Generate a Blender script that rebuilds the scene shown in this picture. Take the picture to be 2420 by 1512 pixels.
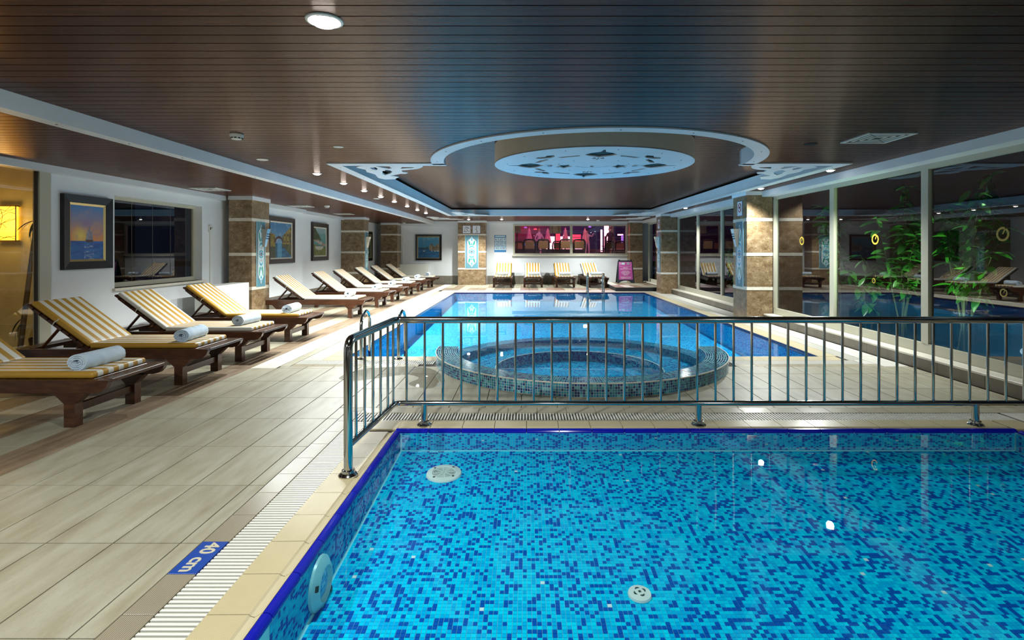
import bpy, bmesh, math, random
from mathutils import Vector, Matrix
from mathutils.geometry import tessellate_polygon

random.seed(7)
PI = math.pi
for _o in list(bpy.data.objects):
    bpy.data.objects.remove(_o, do_unlink=True)
SC = bpy.context.scene
COL = SC.collection

# ------------------------------------------------------------------ camera
cam = bpy.data.cameras.new('camera')
cam.sensor_fit = 'HORIZONTAL'
cam.sensor_width = 36.0
cam.lens = 36.0 * 1242.0 / 2420.0
cam.shift_x = -34.0 / 2420.0
cam.shift_y = -167.0 / 2420.0
cam.clip_start = 0.05
cam.clip_end = 300.0
cam_o = bpy.data.objects.new('camera', cam)
COL.objects.link(cam_o)
cam_o.location = (0, 0, 1.375)
cam_o.rotation_euler = (PI / 2, 0, 0)
SC.camera = cam_o

# ------------------------------------------------------------------ world, exposure
W = bpy.data.worlds.new('night')
SC.world = W
W.use_nodes = True
W.node_tree.nodes['Background'].inputs[0].default_value = (0.010, 0.014, 0.030, 1)
W.node_tree.nodes['Background'].inputs[1].default_value = 0.35
SC.view_settings.view_transform = 'Standard'
SC.view_settings.look = 'None'
SC.view_settings.gamma = 1.0
SC.view_settings.use_curve_mapping = False
SC.view_settings.exposure = 0.58
SC.cycles.max_bounces = 10
SC.cycles.transparent_max_bounces = 24
SC.cycles.diffuse_bounces = 4
SC.cycles.glossy_bounces = 4
SC.cycles.sample_clamp_indirect = 4.0
SC.cycles.use_denoising = True

SPOT_W = 150.0          # one ceiling downlight
LAMP_COL = (0.95, 1.0, 0.97)


def area_light(name, loc, size, power, col, rot=(0, 0, 0), spread=PI):
    l = bpy.data.lights.new(name, 'AREA')
    l.shape = 'DISK'
    l.size = size
    l.energy = power
    l.color = col
    l.spread = spread
    o = bpy.data.objects.new(name, l)
    COL.objects.link(o)
    o.location = loc
    o.rotation_euler = rot
    return o


def spot_light(name, loc, power, col, angle, blend, rot=(0, 0, 0), radius=0.05, parent=None):
    l = bpy.data.lights.new(name, 'SPOT')
    l.energy = power
    l.color = col
    l.spot_size = math.radians(angle)
    l.spot_blend = blend
    l.shadow_soft_size = radius
    o = bpy.data.objects.new(name, l)
    COL.objects.link(o)
    o.location = loc
    o.rotation_euler = rot
    if parent:
        o.parent = parent
    return o


# ------------------------------------------------------------------ mesh helpers
class MB:
    def __init__(s):
        s.v = []
        s.f = []
        s.m = []

    def add(s, vs, fs, mi=0):
        b = len(s.v)
        s.v += [tuple(p) for p in vs]
        for f in fs:
            s.f.append(tuple(b + i for i in f))
            s.m.append(mi)
        return s

    def box(s, x0, x1, y0, y1, z0, z1, mi=0):
        return s.add([(x0, y0, z0), (x1, y0, z0), (x1, y1, z0), (x0, y1, z0), (x0, y0, z1), (x1, y0, z1), (x1, y1, z1), (x0, y1, z1)],
                     [(0, 3, 2, 1), (4, 5, 6, 7), (0, 1, 5, 4), (1, 2, 6, 5), (2, 3, 7, 6), (3, 0, 4, 7)], mi)

    def bbox(s, x0, x1, y0, y1, z0, z1, b=0.004, mi=0):
        """box with chamfered top edges"""
        vs = [(x0, y0, z0), (x1, y0, z0), (x1, y1, z0), (x0, y1, z0),
              (x0, y0, z1 - b), (x1, y0, z1 - b), (x1, y1, z1 - b), (x0, y1, z1 - b),
              (x0 + b, y0 + b, z1), (x1 - b, y0 + b, z1), (x1 - b, y1 - b, z1), (x0 + b, y1 - b, z1)]
        fs = [(0, 3, 2, 1), (8, 9, 10, 11)]
        for i in range(4):
            j = (i + 1) % 4
            fs += [(i, j, 4 + j, 4 + i), (4 + i, 4 + j, 8 + j, 8 + i)]
        return s.add(vs, fs, mi)

    def prism(s, poly, z0, z1, mi=0):
        n = len(poly)
        a = sum(poly[i][0] * poly[(i + 1) % n][1] - poly[(i + 1) % n][0] * poly[i][1] for i in range(n))
        if a < 0:
            poly = poly[::-1]
        vs = [(p[0], p[1], z0) for p in poly] + [(p[0], p[1], z1) for p in poly]
        fs = [tuple(range(n))[::-1], tuple(range(n, 2 * n))]
        fs += [(i, (i + 1) % n, n + (i + 1) % n, n + i) for i in range(n)]
        return s.add(vs, fs, mi)

    def prism_holes(s, outer, holes, z0, z1, mi=0):
        loops = [outer] + holes
        flat = [p for l in loops for p in l]
        tri = tessellate_polygon([[Vector((p[0], p[1], 0)) for p in l] for l in loops])
        n = len(flat)
        vs = [(p[0], p[1], z0) for p in flat] + [(p[0], p[1], z1) for p in flat]
        fs = []
        for t in tri:
            a, b, c = [flat[i] for i in t]
            if (b[0] - a[0]) * (c[1] - a[1]) - (b[1] - a[1]) * (c[0] - a[0]) < 0:
                t = (t[0], t[2], t[1])
            fs += [(t[2], t[1], t[0]), (n + t[0], n + t[1], n + t[2])]
        k = 0
        for l in loops:
            m = len(l)
            for i in range(m):
                fs.append((k + i, k + (i + 1) % m, n + k + (i + 1) % m, n + k + i))
            k += m
        return s.add(vs, fs, mi)

    def tube(s, path, r, seg=12, mi=0, caps=True, closed=False):
        P = [Vector(p) for p in path]
        n = len(P)
        rr = r if isinstance(r, (list, tuple)) else [r] * n
        T = []
        for i in range(n):
            if closed:
                t = P[(i + 1) % n] - P[i - 1]
            else:
                t = P[min(i + 1, n - 1)] - P[max(i - 1, 0)]
            T.append(t.normalized())
        up = Vector((0, 0, 1)) if abs(T[0].z) < 0.9 else Vector((0, 1, 0))
        N = T[0].cross(up).normalized()
        vs = []
        for i in range(n):
            N = (N - T[i] * N.dot(T[i])).normalized()
            B = T[i].cross(N)
            for k in range(seg):
                a = 2 * PI * k / seg
                vs.append(P[i] + (N * math.cos(a) + B * math.sin(a)) * rr[i])
        fs = []
        for i in range(n if closed else n - 1):
            j = (i + 1) % n
            for k in range(seg):
                q = (k + 1) % seg
                fs.append((i * seg + k, i * seg + q, j * seg + q, j * seg + k))
        if caps and not closed:
            fs.append(tuple(range(seg))[::-1])
            fs.append(tuple(range((n - 1) * seg, n * seg)))
        return s.add(vs, fs, mi)

    def lathe(s, prof, seg=24, c=(0, 0, 0), mi=0):
        vs = []
        for r, z in prof:
            for k in range(seg):
                a = 2 * PI * k / seg
                vs.append((c[0] + r * math.cos(a), c[1] + r * math.sin(a), c[2] + z))
        fs = []
        for i in range(len(prof) - 1):
            for k in range(seg):
                q = (k + 1) % seg
                fs.append((i * seg + k, i * seg + q, (i + 1) * seg + q, (i + 1) * seg + k))
        fs.append(tuple(range(seg))[::-1])
        fs.append(tuple(range((len(prof) - 1) * seg, len(prof) * seg)))
        return s.add(vs, fs, mi)

    def arcwall(s, cx, cy, r0, r1, a0, a1, z0, z1, seg=64, mi=0):
        """annular sector, full solid"""
        vs = []
        for i in range(seg + 1):
            a = a0 + (a1 - a0) * i / seg
            c, d = math.cos(a), math.sin(a)
            vs += [(cx + r0 * c, cy + r0 * d, z0), (cx + r1 * c, cy + r1 * d, z0), (cx + r1 * c, cy + r1 * d, z1), (cx + r0 * c, cy + r0 * d, z1)]
        fs = []
        for i in range(seg):
            b, e = i * 4, i * 4 + 4
            for k in range(4):
                q = (k + 1) % 4
                fs.append((b + k, b + q, e + q, e + k))
        fs += [(3, 2, 1, 0), (seg * 4, seg * 4 + 1, seg * 4 + 2, seg * 4 + 3)]
        return s.add(vs, fs, mi)

    def xf(s, M, start=0):
        for i in range(start, len(s.v)):
            s.v[i] = tuple(M @ Vector(s.v[i]))
        return s

    def mesh(s, name, mats, smooth=False, recalc=True):
        me = bpy.data.meshes.new(name)
        me.from_pydata(s.v, [], s.f)
        for m in (mats if isinstance(mats, (list, tuple)) else [mats]):
            me.materials.append(m)
        if len(me.materials) > 1:
            me.polygons.foreach_set('material_index', s.m)
        if recalc:
            bm = bmesh.new()
            bm.from_mesh(me)
            bmesh.ops.recalc_face_normals(bm, faces=bm.faces)
            bm.to_mesh(me)
            bm.free()
        if smooth:
            me.polygons.foreach_set('use_smooth', [True] * len(me.polygons))
            me.set_sharp_from_angle(angle=math.radians(35))
        me.update()
        return me

    def build(s, name, mats, parent=None, smooth=False, loc=(0, 0, 0), rot=None, recalc=True):
        return put(name, s.mesh(name, mats, smooth, recalc), parent, loc, rot)


def put(name, me, parent=None, loc=(0, 0, 0), rot=None):
    o = bpy.data.objects.new(name, me)
    COL.objects.link(o)
    o.location = loc
    if rot is not None:
        o.rotation_euler = rot
    if parent:
        o.parent = parent
    return o


def tag(o, label=None, cat=None, group=None, kind=None):
    if label:
        o['label'] = label
    if cat:
        o['category'] = cat
    if group:
        o['group'] = group
    if kind:
        o['kind'] = kind
    return o


def thing(name, label, cat, loc=(0, 0, 0), rz=0.0, group=None, kind=None):
    o = bpy.data.objects.new(name, None)
    o.empty_display_size = 0.1
    COL.objects.link(o)
    o.location = loc
    o.rotation_euler = (0, 0, rz)
    return tag(o, label, cat, group, kind)


def struct(o, label=None):
    o['kind'] = 'structure'
    if label:
        o['label'] = label
    return o


def copy_tree(o, parent=None):
    c = o.copy()
    COL.objects.link(c)
    c.parent = parent
    for ch in o.children:
        copy_tree(ch, c)
    return c


def circ(cx, cy, r, n=24, a0=0.0):
    return [(cx + r * math.cos(a0 + 2 * PI * i / n), cy + r * math.sin(a0 + 2 * PI * i / n)) for i in range(n)]


def clip_half(poly, nx, ny, d):
    """keep the part of a convex polygon where nx*x+ny*y >= d"""
    out = []
    n = len(poly)
    for i in range(n):
        a, b = poly[i], poly[(i + 1) % n]
        fa, fb = nx * a[0] + ny * a[1] - d, nx * b[0] + ny * b[1] - d
        if fa >= 0:
            out.append(a)
        if (fa >= 0) != (fb >= 0):
            t = fa / (fa - fb)
            out.append((a[0] + (b[0] - a[0]) * t, a[1] + (b[1] - a[1]) * t))
    return out


_tx = {}


def text_mesh(s, size, align='CENTER', bold=0.0):
    cu = bpy.data.curves.new('lettering', 'FONT')
    cu.body = s
    cu.size = size
    cu.align_x = align
    cu.align_y = 'CENTER'
    cu.extrude = 0.0008
    cu.offset = bold
    cu.resolution_u = 3
    o = bpy.data.objects.new('lettering', cu)
    COL.objects.link(o)
    dg = bpy.context.evaluated_depsgraph_get()
    me = bpy.data.meshes.new_from_object(o.evaluated_get(dg))
    bpy.data.objects.remove(o, do_unlink=True)
    return me


# ------------------------------------------------------------------ materials
M = {}


def _pm(name):
    m = bpy.data.materials.new(name)
    m.use_nodes = True
    return m, m.node_tree, m.node_tree.nodes['Principled BSDF']


def rgba(c):
    return (c[0], c[1], c[2], 1.0)


def plain(name, col, rough=0.5, metal=0.0, emit=None, estr=0.0, coat=0.0, spec=0.5):
    m, nt, b = _pm(name)
    b.inputs['Specular IOR Level'].default_value = spec
    b.inputs['Base Color'].default_value = rgba(col)
    b.inputs['Roughness'].default_value = rough
    b.inputs['Metallic'].default_value = metal
    if coat:
        b.inputs['Coat Weight'].default_value = coat
        b.inputs['Coat Roughness'].default_value = 0.08
    if emit:
        b.inputs['Emission Color'].default_value = rgba(emit)
        b.inputs['Emission Strength'].default_value = estr
    M[name] = m
    return m


def N(nt, kind, **kw):
    n = nt.nodes.new(kind)
    for k, v in kw.items():
        setattr(n, k, v)
    return n


def math_n(nt, op, a, b=None, c=None):
    n = N(nt, 'ShaderNodeMath', operation=op)
    for i, x in enumerate((a, b, c)):
        if x is None:
            continue
        if isinstance(x, (int, float)):
            n.inputs[i].default_value = x
        else:
            nt.links.new(x, n.inputs[i])
    return n.outputs[0]


def mix_col(nt, fac, a, b, blend='MIX'):
    n = N(nt, 'ShaderNodeMix', data_type='RGBA', blend_type=blend)
    for i, x in ((0, fac), (6, a), (7, b)):
        if isinstance(x, (int, float)):
            n.inputs[i].default_value = x
        elif isinstance(x, tuple):
            n.inputs[i].default_value = rgba(x)
        else:
            nt.links.new(x, n.inputs[i])
    return n.outputs[2]


def ramp(nt, fac, stops, const=False):
    n = N(nt, 'ShaderNodeValToRGB')
    cr = n.color_ramp
    if const:
        cr.interpolation = 'CONSTANT'
    while len(cr.elements) < len(stops):
        cr.elements.new(0.5)
    for e, (p, c) in zip(cr.elements, stops):
        e.position = p
        e.color = rgba(c)
    nt.links.new(fac, n.inputs[0])
    return n.outputs[0]


def coords(nt, kind='world', scale=(1, 1, 1), rnd=0.0):
    if kind == 'world':
        src = N(nt, 'ShaderNodeNewGeometry').outputs['Position']
    else:
        src = N(nt, 'ShaderNodeTexCoord').outputs[kind]
    mp = N(nt, 'ShaderNodeMapping')
    mp.inputs['Scale'].default_value = scale
    nt.links.new(src, mp.inputs['Vector'])
    if rnd:
        oi = N(nt, 'ShaderNodeObjectInfo')
        nt.links.new(math_n(nt, 'MULTIPLY', oi.outputs['Random'], rnd), mp.inputs['Location'])
    return mp.outputs['Vector']


def noise(nt, vec, scale, detail=4.0, rough=0.55):
    n = N(nt, 'ShaderNodeTexNoise')
    n.inputs['Scale'].default_value = scale
    n.inputs['Detail'].default_value = detail
    n.inputs['Roughness'].default_value = rough
    nt.links.new(vec, n.inputs['Vector'])
    return n.outputs['Fac']


def bump(nt, b, h, strength, dist=0.01):
    n = N(nt, 'ShaderNodeBump')
    n.inputs['Strength'].default_value = strength
    n.inputs['Distance'].default_value = dist
    nt.links.new(h, n.inputs['Height'])
    nt.links.new(n.outputs['Normal'], b.inputs['Normal'])
    return n


def mottled(name, stops, scale=4.0, stretch=(1, 1, 1), rough=0.5, detail=5.0, bmp=0.0, tint=0.0, kind='world', rnd=0.0, coat=0.0, fine=None, spec=0.5):
    m, nt, b = _pm(name)
    v = coords(nt, kind, stretch, rnd)
    n = noise(nt, v, scale, detail)
    c = ramp(nt, n, stops)
    if fine:
        v2 = coords(nt, kind, fine[1], rnd)
        n2 = noise(nt, v2, fine[0], 3.0)
        c = mix_col(nt, fine[2], c, ramp(nt, n2, fine[3]), 'MULTIPLY')
    if tint:
        oi = N(nt, 'ShaderNodeObjectInfo')
        k = math_n(nt, 'MULTIPLY_ADD', oi.outputs['Random'], tint, 1.0 - tint / 2)
        cc = N(nt, 'ShaderNodeCombineColor')
        for i in range(3):
            nt.links.new(k, cc.inputs[i])
        c = mix_col(nt, 1.0, c, cc.outputs[0], 'MULTIPLY')
    nt.links.new(c, b.inputs['Base Color'])
    b.inputs['Roughness'].default_value = rough
    b.inputs['Specular IOR Level'].default_value = spec
    if coat:
        b.inputs['Coat Weight'].default_value = coat
        b.inputs['Coat Roughness'].default_value = 0.1
    if bmp:
        bump(nt, b, n, bmp)
    M[name] = m
    return m


def ribbed(name, c1, c2, axis, pitch=0.0055, rough=0.25, strength=0.6):
    """ceramic with fine moulded ribs running across the given axis"""
    m, nt, b = _pm(name)
    sep = N(nt, 'ShaderNodeSeparateXYZ')
    nt.links.new(N(nt, 'ShaderNodeNewGeometry').outputs['Position'], sep.inputs[0])
    s = math_n(nt, 'SINE', math_n(nt, 'MULTIPLY', sep.outputs[axis], 2 * PI / pitch))
    f = math_n(nt, 'MULTIPLY_ADD', s, 0.5, 0.5)
    nn = noise(nt, coords(nt, 'world', (3, 3, 3)), 2.5)
    base = mix_col(nt, nn, c1, tuple(x * 0.86 for x in c1))
    c = mix_col(nt, math_n(nt, 'POWER', f, 3.0), base, c2)
    nt.links.new(c, b.inputs['Base Color'])
    b.inputs['Roughness'].default_value = rough
    bump(nt, b, f, strength, 0.002)
    M[name] = m
    return m


def schlick_sheet(name, f0, tint, ripple=0.0, rscale=6.0, rough=0.0, dark=0.0, stretch=(1, 1, 1)):
    """clear sheet (water surface, window glass): transparent with Fresnel mirror"""
    m = bpy.data.materials.new(name)
    m.use_nodes = True
    nt = m.node_tree
    nt.nodes.remove(nt.nodes['Principled BSDF'])
    out = nt.nodes['Material Output']
    g = N(nt, 'ShaderNodeNewGeometry')
    tr = N(nt, 'ShaderNodeBsdfTransparent')
    tr.inputs[0].default_value = rgba(tint)
    gl = N(nt, 'ShaderNodeBsdfGlossy')
    gl.inputs['Roughness'].default_value = rough
    d = N(nt, 'ShaderNodeVectorMath', operation='DOT_PRODUCT')
    nt.links.new(g.outputs['Incoming'], d.inputs[0])
    nt.links.new(g.outputs['Normal'], d.inputs[1])
    c = math_n(nt, 'ABSOLUTE', d.outputs['Value'])
    if ripple:
        v = coords(nt, 'world', stretch)
        h = noise(nt, v, rscale, 2.0, 0.4)
        bn = N(nt, 'ShaderNodeBump')
        bn.inputs['Strength'].default_value = ripple
        bn.inputs['Distance'].default_value = 0.02
        nt.links.new(h, bn.inputs['Height'])
        nt.links.new(bn.outputs['Normal'], gl.inputs['Normal'])
    f = math_n(nt, 'MULTIPLY_ADD', math_n(nt, 'POWER', math_n(nt, 'SUBTRACT', 1.0, c), 5.0), 1.0 - f0, f0)
    mx = N(nt, 'ShaderNodeMixShader')
    nt.links.new(f, mx.inputs[0])
    nt.links.new(tr.outputs[0], mx.inputs[1])
    nt.links.new(gl.outputs[0], mx.inputs[2])
    nt.links.new(mx.outputs[0], out.inputs['Surface'])
    M[name] = m
    return m


def mosaic(name, cols, grout, pitch, axes=None, rough=0.4, gw=0.10, spec=0.02):
    """small glass mosaic too fine to tell apart: axes (0,1,2 pairs of world axes) or uv in metres"""
    m, nt, b = _pm(name)
    if axes is None:
        sep = N(nt, 'ShaderNodeSeparateXYZ')
        nt.links.new(N(nt, 'ShaderNodeUVMap').outputs['UV'], sep.inputs[0])
        a, c = sep.outputs[0], sep.outputs[1]
    else:
        sep = N(nt, 'ShaderNodeSeparateXYZ')
        nt.links.new(N(nt, 'ShaderNodeNewGeometry').outputs['Position'], sep.inputs[0])
        a, c = sep.outputs[axes[0]], sep.outputs[axes[1]]
    pu, pv = pitch if isinstance(pitch, tuple) else (pitch, pitch)
    a = math_n(nt, 'DIVIDE', a, pu)
    c = math_n(nt, 'DIVIDE', c, pv)
    cm = N(nt, 'ShaderNodeCombineXYZ')
    nt.links.new(math_n(nt, 'FLOOR', a), cm.inputs[0])
    nt.links.new(math_n(nt, 'FLOOR', c), cm.inputs[1])
    wn = N(nt, 'ShaderNodeTexWhiteNoise', noise_dimensions='2D')
    nt.links.new(cm.outputs[0], wn.inputs['Vector'])
    col = ramp(nt, wn.outputs['Value'], cols, const=True)
    fa, fc = math_n(nt, 'FRACT', a), math_n(nt, 'FRACT', c)
    g = math_n(nt, 'MAXIMUM', math_n(nt, 'LESS_THAN', fa, gw), math_n(nt, 'LESS_THAN', fc, gw))
    nt.links.new(mix_col(nt, g, col, grout), b.inputs['Base Color'])
    b.inputs['Roughness'].default_value = rough
    b.inputs['Specular IOR Level'].default_value = spec
    M[name] = m
    return m


def varnished(name, stops, stretch, rough, f0, f90, tint):
    """old varnished boards: brown wood under a worn, weakly mirroring coat"""
    m = bpy.data.materials.new(name)
    m.use_nodes = True
    nt = m.node_tree
    nt.nodes.remove(nt.nodes['Principled BSDF'])
    v = coords(nt, 'world', stretch)
    n = noise(nt, v, 3.0, 5.0)
    n2 = noise(nt, coords(nt, 'world', (0.5, 12, 12)), 40.0, 3.0)
    c = mix_col(nt, 0.5, ramp(nt, n, stops), ramp(nt, n2, [(0.3, (0.45, 0.45, 0.45)), (0.7, (1, 1, 1))]), 'MULTIPLY')
    oi = N(nt, 'ShaderNodeObjectInfo')
    k = math_n(nt, 'MULTIPLY_ADD', oi.outputs['Random'], tint, 1.0 - tint / 2)
    cc = N(nt, 'ShaderNodeCombineColor')
    for i in range(3):
        nt.links.new(k, cc.inputs[i])
    c = mix_col(nt, 1.0, c, cc.outputs[0], 'MULTIPLY')
    d = N(nt, 'ShaderNodeBsdfDiffuse')
    nt.links.new(c, d.inputs['Color'])
    g = N(nt, 'ShaderNodeBsdfGlossy')
    g.inputs['Color'].default_value = (1.0, 0.86, 0.80, 1)
    nt.links.new(math_n(nt, 'MULTIPLY_ADD', n2, 0.18, rough), g.inputs['Roughness'])
    bn = N(nt, 'ShaderNodeBump')
    bn.inputs['Strength'].default_value = 0.18
    bn.inputs['Distance'].default_value = 0.006
    nt.links.new(n2, bn.inputs['Height'])
    for x in (d, g):
        nt.links.new(bn.outputs['Normal'], x.inputs['Normal'])
    ge = N(nt, 'ShaderNodeNewGeometry')
    dt = N(nt, 'ShaderNodeVectorMath', operation='DOT_PRODUCT')
    nt.links.new(ge.outputs['Incoming'], dt.inputs[0])
    nt.links.new(ge.outputs['Normal'], dt.inputs[1])
    f = math_n(nt, 'POWER', math_n(nt, 'SUBTRACT', 1.0, math_n(nt, 'ABSOLUTE', dt.outputs['Value'])), 4.0)
    mx = N(nt, 'ShaderNodeMixShader')
    nt.links.new(math_n(nt, 'MULTIPLY_ADD', f, f90 - f0, f0), mx.inputs[0])
    nt.links.new(d.outputs[0], mx.inputs[1])
    nt.links.new(g.outputs[0], mx.inputs[2])
    nt.links.new(mx.outputs[0], nt.nodes['Material Output'].inputs['Surface'])
    M[name] = m


# paint, stone, wood, metal
varnished('board_wood', [(0.25, (0.044, 0.014, 0.008)), (0.55, (0.082, 0.028, 0.016)), (0.8, (0.125, 0.048, 0.030))], (0.6, 9, 9), 0.10, 0.055, 0.38, 0.5)
mottled('board_wood_old', [(0.25, (0.026, 0.011, 0.007)), (0.55, (0.052, 0.022, 0.014)), (0.8, (0.080, 0.036, 0.024))], 3.0, (0.6, 9, 9), rough=0.27, bmp=0.12, tint=0.45, spec=0.32,
        fine=(40.0, (0.5, 12, 12), 0.5, [(0.3, (0.5, 0.5, 0.5)), (0.7, (1, 1, 1))]))
plain('void_black', (0.004, 0.003, 0.003), 0.9)
mottled('white_paint', [(0.3, (0.70, 0.73, 0.75)), (0.7, (0.78, 0.80, 0.82))], 2.0, rough=0.45)
mottled('wall_paint', [(0.3, (0.72, 0.75, 0.77)), (0.7, (0.79, 0.81, 0.83))], 1.3, rough=0.7)
plain('frame_alu', (0.47, 0.45, 0.35), 0.4)
plain('frame_dark', (0.03, 0.03, 0.03), 0.6)  # near-black for gaskets, screws and other small dark parts
mottled('travertine', [(0.28, (0.13, 0.075, 0.035)), (0.45, (0.205, 0.135, 0.070)), (0.62, (0.27, 0.19, 0.11)), (0.8, (0.44, 0.34, 0.22))], 7.0, (1, 1, 1.4), rough=0.32, detail=9.0, tint=0.15,
        fine=(34.0, (1, 1, 1), 0.9, [(0.30, (0.30, 0.24, 0.18)), (0.40, (0.95, 0.95, 0.95)), (0.60, (1.0, 1.0, 1.0)), (0.70, (1.9, 1.9, 1.85))]))
mottled('band_stone', [(0.3, (0.62, 0.57, 0.47)), (0.7, (0.74, 0.70, 0.60))], 12.0, rough=0.4)
mottled('tile_beige', [(0.28, (0.285, 0.245, 0.165)), (0.5, (0.36, 0.33, 0.24)), (0.72, (0.43, 0.405, 0.315))], 2.2, (5.0, 1.0, 1), rough=0.42, tint=0.10, bmp=0.05,
        fine=(45.0, (6, 1, 1), 0.30, [(0.35, (0.72, 0.68, 0.6)), (0.6, (1, 1, 1))]))
mottled('tile_brown', [(0.28, (0.165, 0.11, 0.065)), (0.5, (0.235, 0.165, 0.105)), (0.72, (0.32, 0.24, 0.16))], 2.4, (7.0, 1.0, 1), rough=0.42, tint=0.16, bmp=0.05,
        fine=(45.0, (6, 1, 1), 0.4, [(0.35, (0.65, 0.6, 0.55)), (0.6, (1, 1, 1))]))
mottled('tile_pale', [(0.3, (0.56, 0.53, 0.46)), (0.7, (0.68, 0.66, 0.60))], 2.2, (5.0, 1.0, 1), rough=0.40, tint=0.08)
mottled('tile_base', [(0.3, (0.165, 0.145, 0.11)), (0.7, (0.225, 0.20, 0.16))], 5.0, rough=0.4, tint=0.08)
plain('grout_dark', (0.045, 0.032, 0.02), 0.9)
ribbed('kerb_rib_y', (0.60, 0.50, 0.30), (0.44, 0.36, 0.20), 0, strength=0.25, pitch=0.0065)
ribbed('kerb_rib_x', (0.58, 0.49, 0.30), (0.47, 0.39, 0.23), 1, strength=0.2, pitch=0.0065)
ribbed('rib_grey_y', (0.36, 0.31, 0.22), (0.15, 0.12, 0.085), 0, strength=0.25, pitch=0.008)
ribbed('rib_grey_x', (0.50, 0.44, 0.32), (0.34, 0.29, 0.20), 1, strength=0.2, pitch=0.008)
ribbed('marker_blue', (0.012, 0.045, 0.30), (0.02, 0.10, 0.40), 0, strength=0.25, pitch=0.008)
ribbed('marker_cream', (0.66, 0.61, 0.45), (0.42, 0.38, 0.28), 0, strength=0.25, pitch=0.008)
plain('kerb_plain', (0.56, 0.48, 0.31), 0.3)
plain('cobalt', (0.006, 0.010, 0.36), 0.12)
plain('cobalt_dark', (0.004, 0.008, 0.10), 0.12)
plain('grate_white', (0.70, 0.68, 0.60), 0.35)
plain('channel_shade', (0.035, 0.028, 0.02), 0.9)
BLUES = [(0.0, (0.0, 0.52, 0.88)), (0.40, (0.0, 0.36, 0.80)), (0.72, (0.003, 0.10, 0.48))]
mosaic('mosaic_pool_xy', BLUES, (0.10, 0.60, 0.85), 0.0215, (0, 1))
mosaic('mosaic_pool_yz', BLUES, (0.05, 0.45, 0.62), (0.0215, 0.010), (1, 2))
mosaic('mosaic_pool_xz', BLUES, (0.05, 0.45, 0.62), (0.0215, 0.010), (0, 2))
SHADED_TEALS = [(0.0, (0.02, 0.24, 0.38)), (0.34, (0.012, 0.15, 0.32)), (0.62, (0.004, 0.04, 0.18)), (0.90, (0.06, 0.36, 0.46))]  # shade on the tub's inner walls is put into these darker tones
mosaic('mosaic_tub_uv', SHADED_TEALS, (0.16, 0.36, 0.44), 0.025)
mosaic('mosaic_tub_xy', [(0.0, (0.0, 0.36, 0.60)), (0.36, (0.0, 0.24, 0.50)), (0.66, (0.004, 0.05, 0.26))], (0.05, 0.40, 0.52), 0.025, (0, 1))
for i_, c_ in enumerate([(0.0, 0.56, 0.80), (0.0, 0.41, 0.73), (0.003, 0.090, 0.42), (0.0, 0.64, 0.84), (0.65, 0.75, 0.75)]):
    plain('tessera_%d' % i_, c_, 0.5, spec=0.0)
for i_, c_ in enumerate([(0.03, 0.30, 0.40), (0.02, 0.19, 0.36), (0.006, 0.04, 0.17), (0.14, 0.50, 0.56)]):
    plain('tub_tessera_%d' % i_, c_, 0.12)
plain('pool_grout', (0.26, 0.66, 0.74), 0.7, spec=0.0)
plain('tub_grout', (0.74, 0.78, 0.72), 0.6)
schlick_sheet('water', 0.022, (0.82, 0.965, 0.99), ripple=0.035, rscale=2.2)
schlick_sheet('glass', 0.12, (0.90, 0.95, 0.93))
schlick_sheet('glass_dark', 0.09, (0.55, 0.55, 0.50))
plain('chrome', (0.50, 0.50, 0.47), 0.11, 1.0)
plain('steel', (0.55, 0.55, 0.53), 0.28, 1.0)
mottled('lounger_wood', [(0.25, (0.026, 0.008, 0.003)), (0.5, (0.056, 0.019, 0.008)), (0.8, (0.10, 0.038, 0.015))], 5.0, (1.2, 6, 6), rough=0.30, kind='Object', rnd=9.0, tint=0.25, bmp=0.05)
plain('plastic_white', (0.72, 0.72, 0.66), 0.35)
plain('plastic_teal', (0.30, 0.60, 0.62), 0.35)
plain('heater_white', (0.74, 0.76, 0.70), 0.4)
plain('black_frame', (0.004, 0.0035, 0.0035), 0.4)
plain('brown_frame', (0.022, 0.011, 0.008), 0.45)
plain('gilt', (0.50, 0.38, 0.16), 0.35, 0.6)
plain('canvas_edge', (0.62, 0.58, 0.48), 0.6)
plain('black_ink', (0.012, 0.012, 0.018), 0.6)
plain('sign_white', (0.80, 0.82, 0.86), 0.45)
plain('sign_red', (0.55, 0.02, 0.03), 0.45)
plain('sign_navy', (0.02, 0.05, 0.22), 0.45)
plain('ivory_shadow', (0.022, 0.045, 0.042), 0.8)


def stripes(nm, ph):
    m, nt, b = _pm(nm)
    sep = N(nt, 'ShaderNodeSeparateXYZ')
    nt.links.new(N(nt, 'ShaderNodeTexCoord').outputs['Object'], sep.inputs[0])
    f = math_n(nt, 'FRACT', math_n(nt, 'MULTIPLY_ADD', sep.outputs[1], 1 / 0.107, ph))
    s = math_n(nt, 'GREATER_THAN', f, 0.5)
    n = noise(nt, coords(nt, 'Object', (1, 3, 1), 5.0), 9.0, 3.0)
    c = mix_col(nt, s, (0.66, 0.65, 0.59), (0.43, 0.235, 0.028))
    nt.links.new(c, b.inputs['Base Color'])
    b.inputs['Roughness'].default_value = 0.42
    bump(nt, b, n, 0.35, 0.012)
    M[nm] = m


stripes('stripes', 0.25)
stripes('stripes_b', 0.75)


def towel_mat():
    m, nt, b = _pm('towel')
    n = noise(nt, coords(nt, 'Object'), 160.0, 2.0)
    n2 = noise(nt, coords(nt, 'Object', rnd=4.0), 7.0, 2.0)
    nt.links.new(ramp(nt, n2, [(0.3, (0.46, 0.58, 0.72)), (0.7, (0.66, 0.76, 0.85))]), b.inputs['Base Color'])
    b.inputs['Roughness'].default_value = 0.95
    bump(nt, b, n, 0.8, 0.006)
    M['towel'] = m


towel_mat()

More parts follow.
